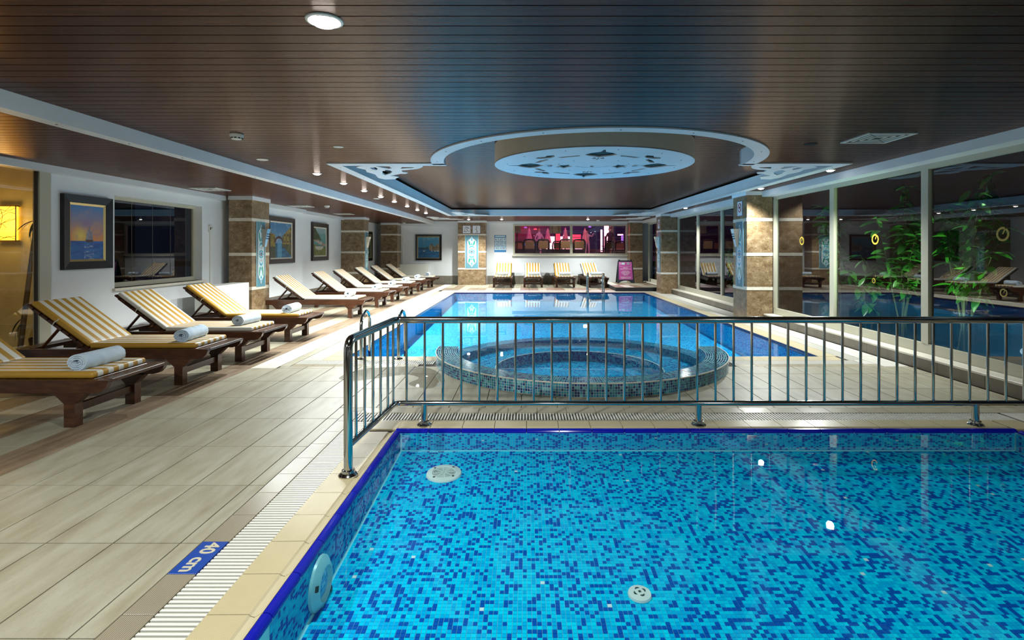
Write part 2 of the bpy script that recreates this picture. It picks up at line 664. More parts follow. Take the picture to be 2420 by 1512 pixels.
# ================================================================== SETTING
ZC, ZL, ZR = 2.475, 2.385, 2.70         # main ceiling, low ceiling on the left, recess ceiling
TCX, TCY, TRO, TRI = 0.66, 6.66, 1.78, 1.53   # whirlpool tub: centre, outer and inner radius
PX0, PX1, PY0, PY1 = -2.28, 3.746, 6.76, 16.74   # large pool
KX0, KX1, KY0, KY1 = -0.955, 3.705, 0.90, 3.985    # shallow pool (inner faces)

# ---- floor slab with openings for the pools
mb = MB()
mb.box(-5.9, PX0, -3, 20.9, -0.8, -0.012)
mb.box(PX0, KX0 - 0.02, -3, KY1 + 0.02, -0.8, -0.012)
mb.box(KX0 - 0.02, KX1 + 0.02, -3, KY0, -0.8, -0.012)
mb.box(KX1 + 0.02, PX1, -3, KY1 + 0.02, -0.8, -0.012)
mb.box(PX1, 5.0, -3, 20.9, -0.8, -0.012)
mb.box(PX0, PX1, PY1, 20.9, -0.8, -0.012)
a1 = math.asin((PY0 - TCY) / 1.66)
arc = [(TCX + 1.66 * math.cos(a), TCY + 1.66 * math.sin(a)) for a in [a1 - (PI + 2 * a1) * i / 40 for i in range(41)]]
mb.prism([(PX0, KY1 + 0.02), (PX1, KY1 + 0.02), (PX1, PY0)] + arc + [(PX0, PY0)], -0.8, -0.012)
floor = struct(mb.build('floor', M['grout_dark']))

# ---- floor tiles 315 x 604 mm
XJ = [-1.62 - 0.315 * i for i in range(14)]          # column joints to the left
YJ = [1.857 + 0.6035 * i for i in range(-8, 32)]
G = 0.0065
tile_cache = {}
tile_far = {}


def tile(x0, x1, y0, y1, mat, far):
    x0, x1, y0, y1 = x0 + G / 2, x1 - G / 2, y0 + G / 2, y1 - G / 2
    if x1 - x0 < 0.03 or y1 - y0 < 0.03:
        return
    if far:
        tile_far.setdefault(mat, MB()).bbox(x0, x1, y0, y1, -0.014, 0, 0.0008)
        return
    k = (round(x1 - x0, 3), round(y1 - y0, 3), mat)
    if k not in tile_cache:
        tile_cache[k] = MB().bbox(-k[0] / 2, k[0] / 2, -k[1] / 2, k[1] / 2, -0.014, 0, 0.0008).mesh('floor_tile', M[mat])
    put('floor_tile', tile_cache[k], floor, ((x0 + x1) / 2, (y0 + y1) / 2, 0))


# left of the shallow pool and beside the large pool
cols = []
for i in range(13):
    cols.append((XJ[i + 1], XJ[i], i))
for x0, x1, i in cols:
    x0 = max(x0, -5.8)
    mat = 'tile_beige' if i < 5 else ('tile_brown' if i % 2 == 1 else 'tile_beige')
    for j in range(len(YJ) - 1):
        y0, y1 = YJ[j], min(YJ[j + 1], 20.78)
        if y1 < 1.2 or y0 > 20.7:
            continue
        xa, xb = x0, x1
        if y0 > 6.15 and i < 4:
            continue
        m2 = mat
        if y0 > 6.0 and i == 4:
            xb, m2 = -2.90, 'tile_pale'
        if y1 > 6.17 and i < 4:
            y1 = 6.17
        far = y0 > 8.6 or y1 < 1.9 or (y0 > 6.6 and xb < -4.4) or xb < -4.6 or (y0 < 3.0 and xb < -3.6)
        tile(xa, xb, y0, y1, m2, far)
# a cut row next to the ribbed border of the shallow pool
for j in range(len(YJ) - 1):
    if YJ[j + 1] < 1.2 or YJ[j] > 4.5:
        continue
    tile(-1.62, -1.523, YJ[j], min(YJ[j + 1], 4.56), 'tile_beige', YJ[j] < 1.8)
# between the pools
xs = [-1.62 + 0.315 * i for i in range(21)]
ys = [4.565, 5.19, 5.81, 6.17]
for i in range(20):
    for j in range(3):
        x0, x1, y0, y1 = xs[i] + G / 2, min(xs[i + 1], 4.5) - G / 2, ys[j] + G / 2, ys[j + 1] - G / 2
        if x1 < x0 + 0.02:
            continue
        poly = [(x0, y0), (x1, y0), (x1, y1), (x0, y1)]
        dx, dy = (x0 + x1) / 2 - TCX, (y0 + y1) / 2 - TCY
        r = math.hypot(dx, dy)
        nx, ny = dx / r, dy / r
        p2 = clip_half(poly, nx, ny, 1.66 + nx * TCX + ny * TCY)
        if len(p2) < 3:
            continue
        if len(p2) == 4 and p2 == poly:
            tile(xs[i], min(xs[i + 1], 4.5), ys[j], ys[j + 1], 'tile_beige', False)
        else:
            MB().prism(p2, -0.014, 0).build('floor_tile', M['tile_beige'], floor)
# strip of the left side level with the tub, and the far deck
for i in range(24):
    x0 = -2.9 + 0.3 * i
    if x0 > 4.45:
        break
    for j, (y0, y1) in enumerate([(17.55, 18.15), (18.15, 18.75), (18.75, 19.35), (19.35, 19.95), (19.95, 20.78)]):
        brown = (j in (0, 1) and i % 3 != 2) or (j in (2, 3) and i % 4 == 1)
        tile(x0, min(x0 + 0.3, 4.5), y0, y1, 'tile_brown' if brown else 'tile_beige', True)
# pale strips round the large pool
for y in [17.25 + 0.0]:
    for i in range(13):
        tile(-2.9 + 0.6 * i, min(-2.3 + 0.6 * i, 4.5), 17.22, 17.55, 'tile_pale', True)
for j in range(24):
    y0 = 6.17 + 0.6 * j
    if y0 < 17.1:
        tile(-2.90, -2.78, y0, y0 + 0.6, 'tile_beige', True)
        tile(4.20, 4.50, y0, y0 + 0.6, 'tile_pale', True)
for j in range(9):
    tile(3.98, 4.5, -0.3 + 0.5 * j, 0.2 + 0.5 * j, 'tile_beige', True)
tile(3.975, 4.20, 6.17, 6.30, 'tile_beige', True)
tile(4.05, 4.20, 6.30, 6.52, 'tile_pale', True)
tile(3.98, 4.5, 4.2, 4.42, 'tile_pale', True)
tile(3.82, 4.5, 4.42, 4.565, 'tile_beige', True)
for mname, b_ in tile_far.items():
    tag(b_.build('floor_tiles_beyond', M[mname], floor), kind='stuff')

# ---- ribbed border tiles and the depth marker
mrg = MB().bbox(-0.0605, 0.0605, -0.1225, 0.1225, -0.014, 0.0, 0.001).mesh('border_tile', M['rib_grey_y'])
for k in range(-3, 9):
    y = 2.3505 + 0.2485 * k
    if k == 0:
        continue
    put('border_tile', mrg, floor, (-1.4615, y, 0))
MB().bbox(-1.522, -1.402, 4.466, 4.561, -0.014, 0.0, 0.001).build('border_tile', M['rib_grey_y'], floor)
mk = thing('depth_marker', 'dark blue ribbed floor tile with cream lettering beside the drain grate', 'sign', (-1.4615, 2.3505, 0))
MB().bbox(-0.0605, 0.0605, -0.1225, 0.1225, -0.014, 0.0, 0.001).build('marker_tile', M['marker_blue'], mk)
tm = text_mesh('40 cm', 0.092, bold=0.0022)
tm.materials.clear()
tm.materials.append(M['marker_cream'])
to = put('lettering', tm, mk, (0.004, 0, 0.0008), (0, 0, -PI / 2))
to.scale = (0.98, 1.0, 1)
mrx = MB().bbox(-0.1225, 0.1225, -0.07, 0.07, -0.014, 0.0, 0.001).mesh('border_tile', M['rib_grey_x'])
for k in range(24):
    put('border_tile', mrx, floor, (-1.275 + 0.2485 * k if k < 24 else 0, 4.4925, 0)) if -1.275 + 0.2485 * k < 3.86 else None
mrx2 = MB()
for k in range(30):
    x = -2.775 + 0.25 * k
    if x < 3.9 and abs(x + 0.125 - TCX) > 1.82:
        mrx2.bbox(x, x + 0.246, 6.172, 6.298, -0.014, 0.0, 0.001)
tag(mrx2.build('border_tiles_beyond', M['rib_grey_x'], floor), kind='stuff')


# ---- drain grates: separate slats over a flat dark strip standing for channel shade
def grate(name, label, x0, x1, y0, y1, along, stuff=False, skip=None, pitch=0.0248):
    t = thing(name, label, 'drain grate')
    MB().box(x0, x1, y0, y1, -0.013, -0.0105).build('channel', M['channel_shade'], t)
    n = int(((y1 - y0) if along == 'y' else (x1 - x0)) / pitch)
    sm = MB()
    if along == 'y':
        me = MB().bbox(x0 + 0.004, x1 - 0.004, -0.0066, 0.0066, -0.0105, -0.001, 0.0012).mesh('slat', M['grate_white'])
    else:
        me = MB().bbox(-0.0066, 0.0066, y0 + 0.004, y1 - 0.004, -0.0105, -0.001, 0.0015).mesh('slat', M['grate_white'])
    for k in range(n):
        p = (y0 if along == 'y' else x0) + (k + 0.5) * pitch
        if skip and skip(p):
            continue
        if stuff:
            if along == 'y':
                sm.box(x0 + 0.004, x1 - 0.004, p - 0.0074, p + 0.0074, -0.0105, -0.001)
            else:
                sm.box(p - 0.0074, p + 0.0074, y0 + 0.004, y1 - 0.004, -0.0105, -0.001)
        else:
            put('slat', me, t, (0, p, 0) if along == 'y' else (p, 0, 0))
    if stuff:
        tag(sm.build('slats', M['grate_white'], t), kind='stuff')
    return t


grate('drain_grate', 'slatted white drain grate along the left edge of the shallow pool', -1.40, -1.20, 1.2, 4.22, 'y')
grate('drain_grate', 'long slatted drain grate behind the railing feet of the shallow pool', -1.40, 3.98, 4.22, 4.42, 'x')
grate('drain_grate', 'short slatted drain grate by the chrome ladder left of the round tub', -2.78, -1.10, 6.30, 6.52, 'x', True)
grate('drain_grate', 'short slatted drain grate right of the round tub', 2.48, 4.05, 6.30, 6.52, 'x', True)
grate('drain_grate', 'pale drain grate along the left side of the large pool', -2.78, -2.53, 6.52, 17.22, 'y', True)
grate('drain_grate', 'greenish drain grate along the window side of the large pool', 4.00, 4.20, 6.52, 17.22, 'y', True)
grate('drain_grate', 'pale drain grate along the far end of the large pool', -2.53, 4.00, 17.0, 17.22, 'x', True)

# ---- SHALLOW POOL -------------------------------------------------
kp = thing('shallow_pool', 'rectangular shallow pool with blue mosaic in the foreground', 'pool', (1.4, 2.4, 0))
KP = Vector((1.4, 2.4, 0))


def under(o, parent, off):
    o.parent = parent
    o.location = Vector(o.location) - off
    return o


def kz(y):
    return -0.15 - 0.06 * (4.0 - y)


mb = MB()
za, zb = kz(KY0) - 0.003, kz(KY1) - 0.003
mb.add([(KX0, KY0, za), (KX1, KY0, za), (KX1, KY1, zb), (KX0, KY1, zb), (KX0, KY0, -0.012), (KX1, KY0, -0.012), (KX1, KY1, -0.012), (KX0, KY1, -0.012)],
       [(0, 1, 2, 3), (0, 4, 5, 1), (1, 5, 6, 2), (2, 6, 7, 3), (3, 7, 4, 0)])
under(mb.build('basin', M['pool_grout'], recalc=False), kp, KP)


def pick(rng):
    r = rng.random()
    return 0 if r < 0.36 else (1 if r < 0.64 else (2 if r < 0.93 else (3 if r < 0.9985 else 4)))


rng = random.Random(11)
P_ = 0.0215
hw = P_ * 0.445
TM = [M['tessera_%d' % i] for i in range(5)]
single = [MB().bbox(-hw, hw, -hw, hw, -0.002, 0.001, 0.0008).mesh('mosaic_tile', TM[i]) for i in range(5)]
fl = MB()
nx_, ny_ = int((KX1 - KX0) / P_), int((KY1 - 1.95) / P_)
n_single = 0
tilt = math.atan(0.06)
for j in range(ny_):
    y = KY1 - 0.012 - (j + 0.5) * P_
    for i in range(nx_):
        x = KX0 + 0.012 + (i + 0.5) * P_
        c = pick(rng)
        z = kz(y)
        if 2.20 < y < 2.245 and x < 2.2 and n_single < 300:
            put('mosaic_tile', single[c], kp, (x - KP.x, y - KP.y, z), (tilt, 0, 0))
            n_single += 1
            continue
        zl, zh = kz(y - hw), kz(y + hw)
        fl.add([(x - hw, y - hw, zl), (x + hw, y - hw, zl), (x + hw, y + hw, zh), (x - hw, y + hw, zh),
                (x - hw, y - hw, zl - 0.003), (x + hw, y - hw, zl - 0.003), (x + hw, y + hw, zh - 0.003), (x - hw, y + hw, zh - 0.003)],
               [(0, 1, 2, 3), (0, 4, 5, 1), (3, 2, 6, 7), (1, 5, 6, 2), (0, 3, 7, 4)], c)
tag(under(fl.build('floor_mosaic', TM, recalc=False), kp, KP), kind='stuff')
wl = MB()
PZ = 0.0095
for i in range(int((KX1 - KX0) / P_)):
    x = KX0 + 0.012 + (i + 0.5) * P_
    for k in range(16):
        z = -0.021 - (k + 0.5) * PZ
        if z - PZ / 2 < kz(KY1):
            break
        wl.add([(x - hw, KY1 - 0.002, z - PZ * .43), (x + hw, KY1 - 0.002, z - PZ * .43), (x + hw, KY1 - 0.002, z + PZ * .43), (x - hw, KY1 - 0.002, z + PZ * .43)], [(0, 1, 2, 3)], pick(rng))
for side, xw in ((1, KX0 + 0.002), (-1, KX1 - 0.002)):
    for j in range(ny_):
        y = KY1 - 0.012 - (j + 0.5) * P_
        for k in range(24):
            z = -0.021 - (k + 0.5) * 0.0125
            if z - 0.006 < kz(y):
                break
            q = [(xw, y - hw, z - 0.0054), (xw, y + hw, z - 0.0054), (xw, y + hw, z + 0.0054), (xw, y - hw, z + 0.0054)]
            wl.add(q, [(0, 1, 2, 3) if side > 0 else (3, 2, 1, 0)], pick(rng))
tag(under(wl.build('wall_mosaic', TM, recalc=False), kp, KP), kind='stuff')


def kerb_meshes(rib, L=0.2485):
    """cross-section runs along -x (deck) to +x (water); piece runs along y"""
    h = L / 2 - 0.0022
    prof = [(-0.21, -0.014), (-0.21, 0.0), (-0.052, 0.001), (-0.044, -0.006), (-0.030, -0.010), (-0.010, 0.002), (-0.001, 0.007), (0.0, -0.014)]
    pr2 = [(0.001, -0.02), (0.001, 0.006), (0.010, 0.008), (0.024, 0.006), (0.034, -0.001), (0.038, -0.010), (0.038, -0.020)]

    def ext(p, mi_first=None):
        m = MB()
        n = len(p)
        m.add([(x, -h, z) for x, z in p] + [(x, h, z) for x, z in p],
              [tuple(range(n)), tuple(range(2 * n - 1, n - 1, -1))])
        for i in range(n):
            q = (i + 1) % n
            m.add([(p[i][0], -h, p[i][1]), (p[q][0], -h, p[q][1]), (p[q][0], h, p[q][1]), (p[i][0], h, p[i][1])], [(0, 1, 2, 3)],
                  0 if p[i][0] < -0.1 and p[q][0] < -0.04 and i == 1 else 1)
        m.m[0] = m.m[1] = 1
        return m
    a = ext(prof).mesh('kerb_tile', [M[rib], M['kerb_plain']])
    b = ext(pr2)
    b.m = [0] * len(b.m)
    return a, b.mesh('edge_tile', M['cobalt'])


ka, kb = kerb_meshes('kerb_rib_y')
kc, kd = kerb_meshes('kerb_rib_x')
for k in range(-4, 8):
    y = 2.3505 + 0.2485 * k
    if y + 0.12 > KY1 + 0.03:
        continue
    put('kerb_tile', ka, kp, (-0.993 - KP.x, y - KP.y, 0))
    put('edge_tile', kb, kp, (-0.993 - KP.x, y - KP.y, 0))
    put('kerb_tile', ka, kp, (KX1 + 0.038 - KP.x, y - KP.y, 0), (0, 0, PI))
    put('edge_tile', kb, kp, (KX1 + 0.038 - KP.x, y - KP.y, 0), (0, 0, PI))
for k in range(19):
    x = -0.993 + 0.124 + 0.2485 * k
    put('kerb_tile', kc, kp, (x - KP.x, KY1 + 0.038 - KP.y, 0), (0, 0, -PI / 2))
    put('edge_tile', kd, kp, (x - KP.x, KY1 + 0.038 - KP.y, 0), (0, 0, -PI / 2))
# mitred corner pieces
for sx, x0, x1 in ((1, -1.2, -0.993), (-1, 3.72 + 0.023, 3.95)):
    mbk = MB().bbox(x0, x1, KY1 + 0.038, KY1 + 0.248, -0.014, 0.0, 0.001)
    under(mbk.build('kerb_tile', M['kerb_rib_x']), kp, KP)
wat = MB().add([(KX0, KY0, -0.016), (KX1, KY0, -0.016), (KX1, KY1, -0.016), (KX0, KY1, -0.016)], [(0, 1, 2, 3)]).build('water', M['water'], recalc=False)
tag(wat, 'clear still water in the shallow foreground pool', 'water', kind='stuff')

# ---- LARGE POOL ---------------------------------------------------
bp = thing('swimming_pool', 'long rectangular swimming pool with blue mosaic beyond the railing', 'pool', (0.7, 11.7, 0))
BP = Vector((0.7, 11.7, 0))


def bz(y):
    return -0.50 + 0.24 * (y - PY0) / (PY1 - PY0)


z0, z1 = bz(PY0), bz(PY1)
MB().add([(PX0, PY0, z0), (PX1, PY0, z0), (PX1, PY1, z1), (PX0, PY1, z1)], [(0, 1, 2, 3)]).build('pool_floor', M['mosaic_pool_xy'], recalc=False)
under(bpy.data.objects['pool_floor'], bp, BP)
mbw = MB()
WI = 0.005
mbw.add([(PX0 + WI, PY0, z0), (PX0 + WI, PY1, z1), (PX0 + WI, PY1, -0.02), (PX0 + WI, PY0, -0.02)], [(0, 1, 2, 3)], 0)
mbw.add([(PX1 - WI, PY0, z0), (PX1 - WI, PY1, z1), (PX1 - WI, PY1, -0.02), (PX1 - WI, PY0, -0.02)], [(3, 2, 1, 0)], 0)
mbw.add([(PX0, PY1 - WI, z1), (PX1, PY1 - WI, z1), (PX1, PY1 - WI, -0.02), (PX0, PY1 - WI, -0.02)], [(0, 1, 2, 3)], 1)
mbw.add([(PX0, PY0, z0), (TCX - 1.7, PY0, z0), (TCX - 1.7, PY0, -0.02), (PX0, PY0, -0.02)], [(3, 2, 1, 0)], 1)
mbw.add([(TCX + 1.7, PY0, z0), (PX1, PY0, z0), (PX1, PY0, -0.02), (TCX + 1.7, PY0, -0.02)], [(3, 2, 1, 0)], 1)
under(mbw.build('pool_wall', [M['mosaic_pool_yz'], M['mosaic_pool_xz']], recalc=False), bp, BP)
kbig = MB().bbox(-0.125, 0.0, -0.1235, 0.1235, -0.014, 0.0, 0.001)
kme = MB().bbox(-0.25, -0.012, -0.1235, 0.1235, -0.014, 0.0, 0.001).mesh('kerb_tile', M['kerb_plain'])
for k in range(40):
    y = PY0 + 0.124 + 0.2495 * k
    put('kerb_tile', kme, bp, (PX0 - BP.x, y - BP.y, 0))
    put('kerb_tile', kme, bp, (PX1 - BP.x, y - BP.y, 0), (0, 0, PI))
for k in range(26):
    put('kerb_tile', kme, bp, (PX0 - 0.125 + 0.2495 * k - BP.x, PY1 - BP.y, 0), (0, 0, -PI / 2))
for k in range(-1, 25):
    x = PX0 + 0.124 + 0.2495 * k
    if abs(x - TCX) > TRO + 0.05 and x < PX1 + 0.3:
        put('kerb_tile', kme, bp, (x - BP.x, PY0 - BP.y, 0), (0, 0, PI / 2))
under(MB().bbox(-1.277, -1.105, PY0 - 0.25, PY0 - 0.012, -0.014, 0.0, 0.001).build('kerb_tile', M['kerb_plain']), bp, BP)
mbe = MB()
mbe.box(PX0 - 0.03, PX0 + 0.006, PY0 - 0.03, PY1 + 0.03, -0.05, -0.004)
under(mbe.build('edge_strip', M['cobalt_dark']), bp, BP)
mbe = MB()
mbe.box(PX1 - 0.006, PX1 + 0.03, PY0 - 0.03, PY1 + 0.03, -0.05, -0.004)
under(mbe.build('edge_strip', M['cobalt_dark']), bp, BP)
mbe = MB()
mbe.box(PX0, PX1, PY1 - 0.006, PY1 + 0.03, -0.05, -0.004)
under(mbe.build('edge_strip', M['cobalt_dark']), bp, BP)
mbe = MB()
mbe.box(PX0 + 0.012, TCX - 1.75, PY0 - 0.03, PY0 + 0.006, -0.05, -0.004)
under(mbe.build('edge_strip', M['cobalt_dark']), bp, BP)
mbe = MB()
mbe.box(TCX + 1.75, PX1 - 0.012, PY0 - 0.03, PY0 + 0.006, -0.05, -0.004)
under(mbe.build('edge_strip', M['cobalt_dark']), bp, BP)
# lane drains on the floor
under(MB().box(-1.55, -1.25, 7.9, 8.2, bz(8) - 0.001, bz(8) + 0.012).build('floor_drain', M['plastic_teal']), bp, BP)

arcw = [(TCX + 1.55 * math.cos(a), TCY + 1.55 * math.sin(a)) for a in [PI + 0.063 + (PI - 0.126) * i / 48 for i in range(49)]]
wv = [(PX0, PY0), (PX0, PY1), (PX1, PY1), (PX1, PY0)] + arcw[::-1]
wat2 = MB().add([(x, y, -0.022) for x, y in wv], [tuple(range(len(wv)))[::-1]]).build('water', M['water'], recalc=False)
tag(wat2, 'still blue water filling the large pool and the round tub', 'water', kind='stuff')

# ---- WHIRLPOOL TUB ------------------------------------------------
tb = thing('whirlpool_tub', 'round raised whirlpool tub in teal mosaic at the near end of the pool', 'hot tub', (TCX, TCY, 0))
ae = math.asin((PY0 - TCY) / TRO)
A0, A1 = PI - ae, 2 * PI + ae
MB().arcwall(0, 0, TRI, TRO, A0, A1, -0.5, 0.128, 96).build('raised_wall', M['tub_grout'], tb)
# submerged rim inside the large pool
rim = MB()
seg = 80
uvs = []
for i in range(seg + 1):
    a = ae + (PI - 2 * ae) * i / seg
    rim.v += [(TRI * math.cos(a), TRI * math.sin(a), -0.5), (TRI * math.cos(a), TRI * math.sin(a), -0.035),
              (TRO * math.cos(a), TRO * math.sin(a), -0.035), (TRO * math.cos(a), TRO * math.sin(a), -0.5)]


def uv_strip(name, rows, mat, parent, flip=False):
    """rows: list of (points along the strip, v coordinate); u is arc length"""
    v, f, uv = [], [], []
    for pts, _ in rows:
        v += pts
    n = len(rows[0][0])
    L = [0.0]
    mid = rows[0][0]
    for i in range(1, n):
        L.append(L[-1] + (Vector(mid[i]) - Vector(mid[i - 1])).length)
    me = bpy.data.meshes.new(name)
    for r in range(len(rows) - 1):
        for i in range(n - 1):
            q = (r * n + i, r * n + i + 1, (r + 1) * n + i + 1, (r + 1) * n + i)
            c = [(L[i], rows[r][1]), (L[i + 1], rows[r][1]), (L[i + 1], rows[r + 1][1]), (L[i], rows[r + 1][1])]
            f.append(q[::-1] if flip else q)
            uv.append(c[::-1] if flip else c)
    me.from_pydata(v, [], f)
    ul = me.uv_layers.new(name='UVMap')
    ul.data.foreach_set('uv', [x for c in uv for p in c for x in p])
    me.materials.append(mat)
    me.update()
    return put(name, me, parent)


def ringpts(r, z, a0, a1, n=96):
    return [(r * math.cos(a0 + (a1 - a0) * i / n), r * math.sin(a0 + (a1 - a0) * i / n), z) for i in range(n + 1)]


uv_strip('sunken_rim', [(ringpts(TRO, -0.5, ae, PI - ae), 0), (ringpts(TRO, -0.035, ae, PI - ae), 0.465),
                        (ringpts(TRI, -0.035, ae, PI - ae), 0.715)], M['mosaic_tub_uv'], tb)
uv_strip('inner_wall', [(ringpts(TRI - 0.003, 0.127, 0, 2 * PI), 0.95), (ringpts(TRI - 0.003, -0.12, 0, 2 * PI), 0.72)], M['mosaic_tub_uv'], tb)
# keep the inner wall below the rim where the tub opens to the pool
o_ = bpy.data.objects['inner_wall']
for v_ in o_.data.vertices:
    if v_.co.z > 0 and v_.co.y > PY0 - TCY - 0.02:
        v_.co.z = -0.036
uv_strip('bench', [(ringpts(TRI, -0.12, 0, 2 * PI), 0.0), (ringpts(1.05, -0.12, 0, 2 * PI), 0.48)], M['mosaic_tub_xy'], tb)
uv_strip('well_wall', [(ringpts(1.05, -0.12, 0, 2 * PI), 0.0), (ringpts(1.05, -0.26, 0, 2 * PI), 0.14)], M['mosaic_tub_uv'], tb)
MB().add([(x, y, -0.26) for x, y in circ(0, 0, 1.05, 64)], [tuple(range(64))]).build('well_floor', M['mosaic_tub_xy'], tb, recalc=False)
MB().tube([(1.052 * math.cos(2 * PI * i / 64), 1.052 * math.sin(2 * PI * i / 64), -0.118) for i in range(64)], 0.006, 6, closed=True).build('bench_edge', M['tub_grout'], tb, smooth=True)
tt = MB()
rng = random.Random(5)
TT = [M['tub_tessera_%d' % i] for i in range(4)]


def pick4():
    r = rng.random()
    return 0 if r < 0.36 else (1 if r < 0.60 else (2 if r < 0.84 else 3))


na = int(TRO * (A1 - A0) / 0.025)
for i in range(na):
    a = A0 + (A1 - A0) * (i + 0.08) / na
    b = A0 + (A1 - A0) * (i + 0.92) / na
    for k in range(5):
        za, zb = 0.003 + 0.0245 * k, 0.003 + 0.0245 * k + 0.0212
        R = TRO + 0.0025
        tt.add([(R * math.cos(a), R * math.sin(a), za), (R * math.cos(b), R * math.sin(b), za), (R * math.cos(b), R * math.sin(b), zb), (R * math.cos(a), R * math.sin(a), zb)], [(0, 1, 2, 3)], pick4())
    for k in range(10):
        ra, rb = TRO - 0.006 - 0.0245 * k, TRO - 0.006 - 0.0245 * k - 0.0202
        z = 0.1305
        tt.add([(ra * math.cos(a), ra * math.sin(a), z), (ra * math.cos(b), ra * math.sin(b), z), (rb * math.cos(b), rb * math.sin(b), z), (rb * math.cos(a), rb * math.sin(a), z)], [(0, 1, 2, 3)], pick4())
tag(tt.build('wall_mosaic', TT, tb, recalc=True), kind='stuff')
# white trim line along the outer top edge
MB().tube([((TRO - 0.001) * math.cos(A0 + (A1 - A0) * i / 96), (TRO - 0.001) * math.sin(A0 + (A1 - A0) * i / 96), 0.127) for i in range(97)], 0.007, 6).build('edge_trim', M['band_stone'], tb, smooth=True)
# green floor grating and a suction cap in the well
gr = MB()
for k in range(9):
    gr.box(-0.30 + 0.04 * k, -0.275 + 0.04 * k, -0.75, -0.45, -0.258, -0.246)
gr.box(-0.31, 0.06, -0.76, -0.75, -0.258, -0.244).box(-0.31, 0.06, -0.45, -0.44, -0.258, -0.244)
plain('grating_green', (0.10, 0.36, 0.20), 0.4)
gr.build('floor_grating', M['grating_green'], tb)
MB().lathe([(0.09, 0), (0.09, 0.01), (0.06, 0.02), (0.02, 0.022)], 20, (0.25, -0.55, -0.26)).build('suction_cap', M['plastic_teal'], tb, smooth=True)

# ---- CEILING ------------------------------------------------------
roof = struct(MB().box(-6.0, 5.0, -3.0, 21.0, 2.78, 2.86).build('ceiling', M['void_black']))
PITCH, BW = 0.109, 0.1005
CX, CY, CR = 0.86, 6.76, 2.0          # round bay of the recess
HX0, HX1, HY0, HY1 = -2.47, 4.07, 6.75, 17.07
board_cache = {}


def board(x0, x1, y, z, parent):
    k = round(x1 - x0, 3)
    if k not in board_cache:
        board_cache[k] = MB().box(-k / 2, k / 2, 0, BW, 0, 0.018).mesh('ceiling_board', M['board_wood'])
    put('ceiling_board', board_cache[k], parent, ((x0 + x1) / 2, y, z))


main_far = MB()
MB().box(-3.6, 4.6, -3, 1.93, ZC, ZC + 0.018).build('ceiling_panel', M['board_wood'], roof)
r = 0
y = 1.94
n_main = 0
while y < 20.75:
    y1 = y + BW
    if y1 < CY - CR or y > HY1:
        board(-3.6, 4.6, y, ZC, roof)
    elif y1 <= HY0 + 0.02:
        # trimmed to the round bay
        L = [(-3.6, y), ]
        for sgn, xe in ((-1, -3.6), (1, 4.6)):
            pts = [(xe, y), ]
            inner = []
            for i in range(7):
                yy = y + BW * i / 6
                h = CR * CR - (CY - yy) ** 2
                inner.append((CX + sgn * (math.sqrt(h) if h > 0 else 0.0), yy))
            poly = [(xe, y)] + inner + [(xe, y1)]
            MB().prism(poly, ZC, ZC + 0.018).build('ceiling_board', M['board_wood'], roof)
    else:
        board(-3.6, HX0, y, ZC, roof)
        board(HX1, 4.6, y, ZC, roof)
    y += PITCH
lowc = struct(MB().box(-5.9, -3.7, -3, 20.9, ZL + 0.04, ZL + 0.06).build('ceiling_left', M['void_black']))
MB().box(-5.86, -3.73, -3, 1.93, ZL, ZL + 0.018).build('ceiling_panel', M['board_wood'], lowc)
y = 1.94
while y < 20.75:
    board(-5.86, -3.73, y, ZL, lowc)
    y += PITCH
recc = struct(MB().box(-2.9, 4.5, 4.4, 17.5, ZR + 0.03, ZR + 0.05).build('ceiling_recess', M['void_black']))
y = 4.5
while y < 17.35:
    board(-2.85, 4.45, y, ZR, recc)
    y += PITCH

# white frame of the recess
tr = struct(thing('trim_1', None, None, (0, 0, 0)), 'white frame round the ceiling recess with a round bay')
zs, ze = ZC - 0.014, ZC + 0.004
ang = math.asin((HY0 - 0.075 - CY) / 2.06)
MB().arcwall(CX, CY, 1.90, 2.06, PI, 2 * PI, zs, ze, 72).build('frame_strip', M['white_paint'], tr)
MB().arcwall(CX, CY, 1.90, 1.92, PI, 2 * PI, ze, ZC + 0.185, 72).build('fascia_board', M['white_paint'], tr, smooth=True)
for n_, b_ in (('frame_strip', (-2.55, CX - 1.90, 6.68, 6.84, zs, ze)), ('frame_strip', (CX + 1.90, 4.15, 6.68, 6.84, zs, ze)),
               ('frame_strip', (-2.55, -2.40, 6.84, 17.0, zs, ze)), ('frame_strip', (4.00, 4.15, 6.84, 17.0, zs, ze)), ('frame_strip', (-2.55, 4.15, 17.0, 17.15, zs, ze)),
               ('fascia_board', (-2.43, -2.41, 6.84, 17.0, ze, ZC + 0.185)), ('fascia_board', (4.01, 4.03, 6.84, 17.0, ze, ZC + 0.185)),
               ('fascia_board', (-2.41, 4.01, 17.0, 17.02, ze, ZC + 0.185)), ('fascia_board', (-2.41, CX - 1.92, 6.82, 6.84, ze, ZC + 0.185)), ('fascia_board', (CX + 1.92, 4.01, 6.82, 6.84, ze, ZC + 0.185))):
    MB().box(*b_).build(n_, M['white_paint'], tr)
sc_me = MB().lathe([(0.007, -0.0025), (0.009, 0)], 8).mesh('screw', M['frame_dark'])
for i in range(9):
    a = PI + 0.12 + (PI - 0.24) * i / 8
    put('screw', sc_me, tr, (CX + 1.98 * math.cos(a), CY + 1.98 * math.sin(a), zs))
for i in range(10):
    put('screw', sc_me, tr, (-2.475, 7.0 + i, zs))
    put('screw', sc_me, tr, (4.075, 7.0 + i, zs))
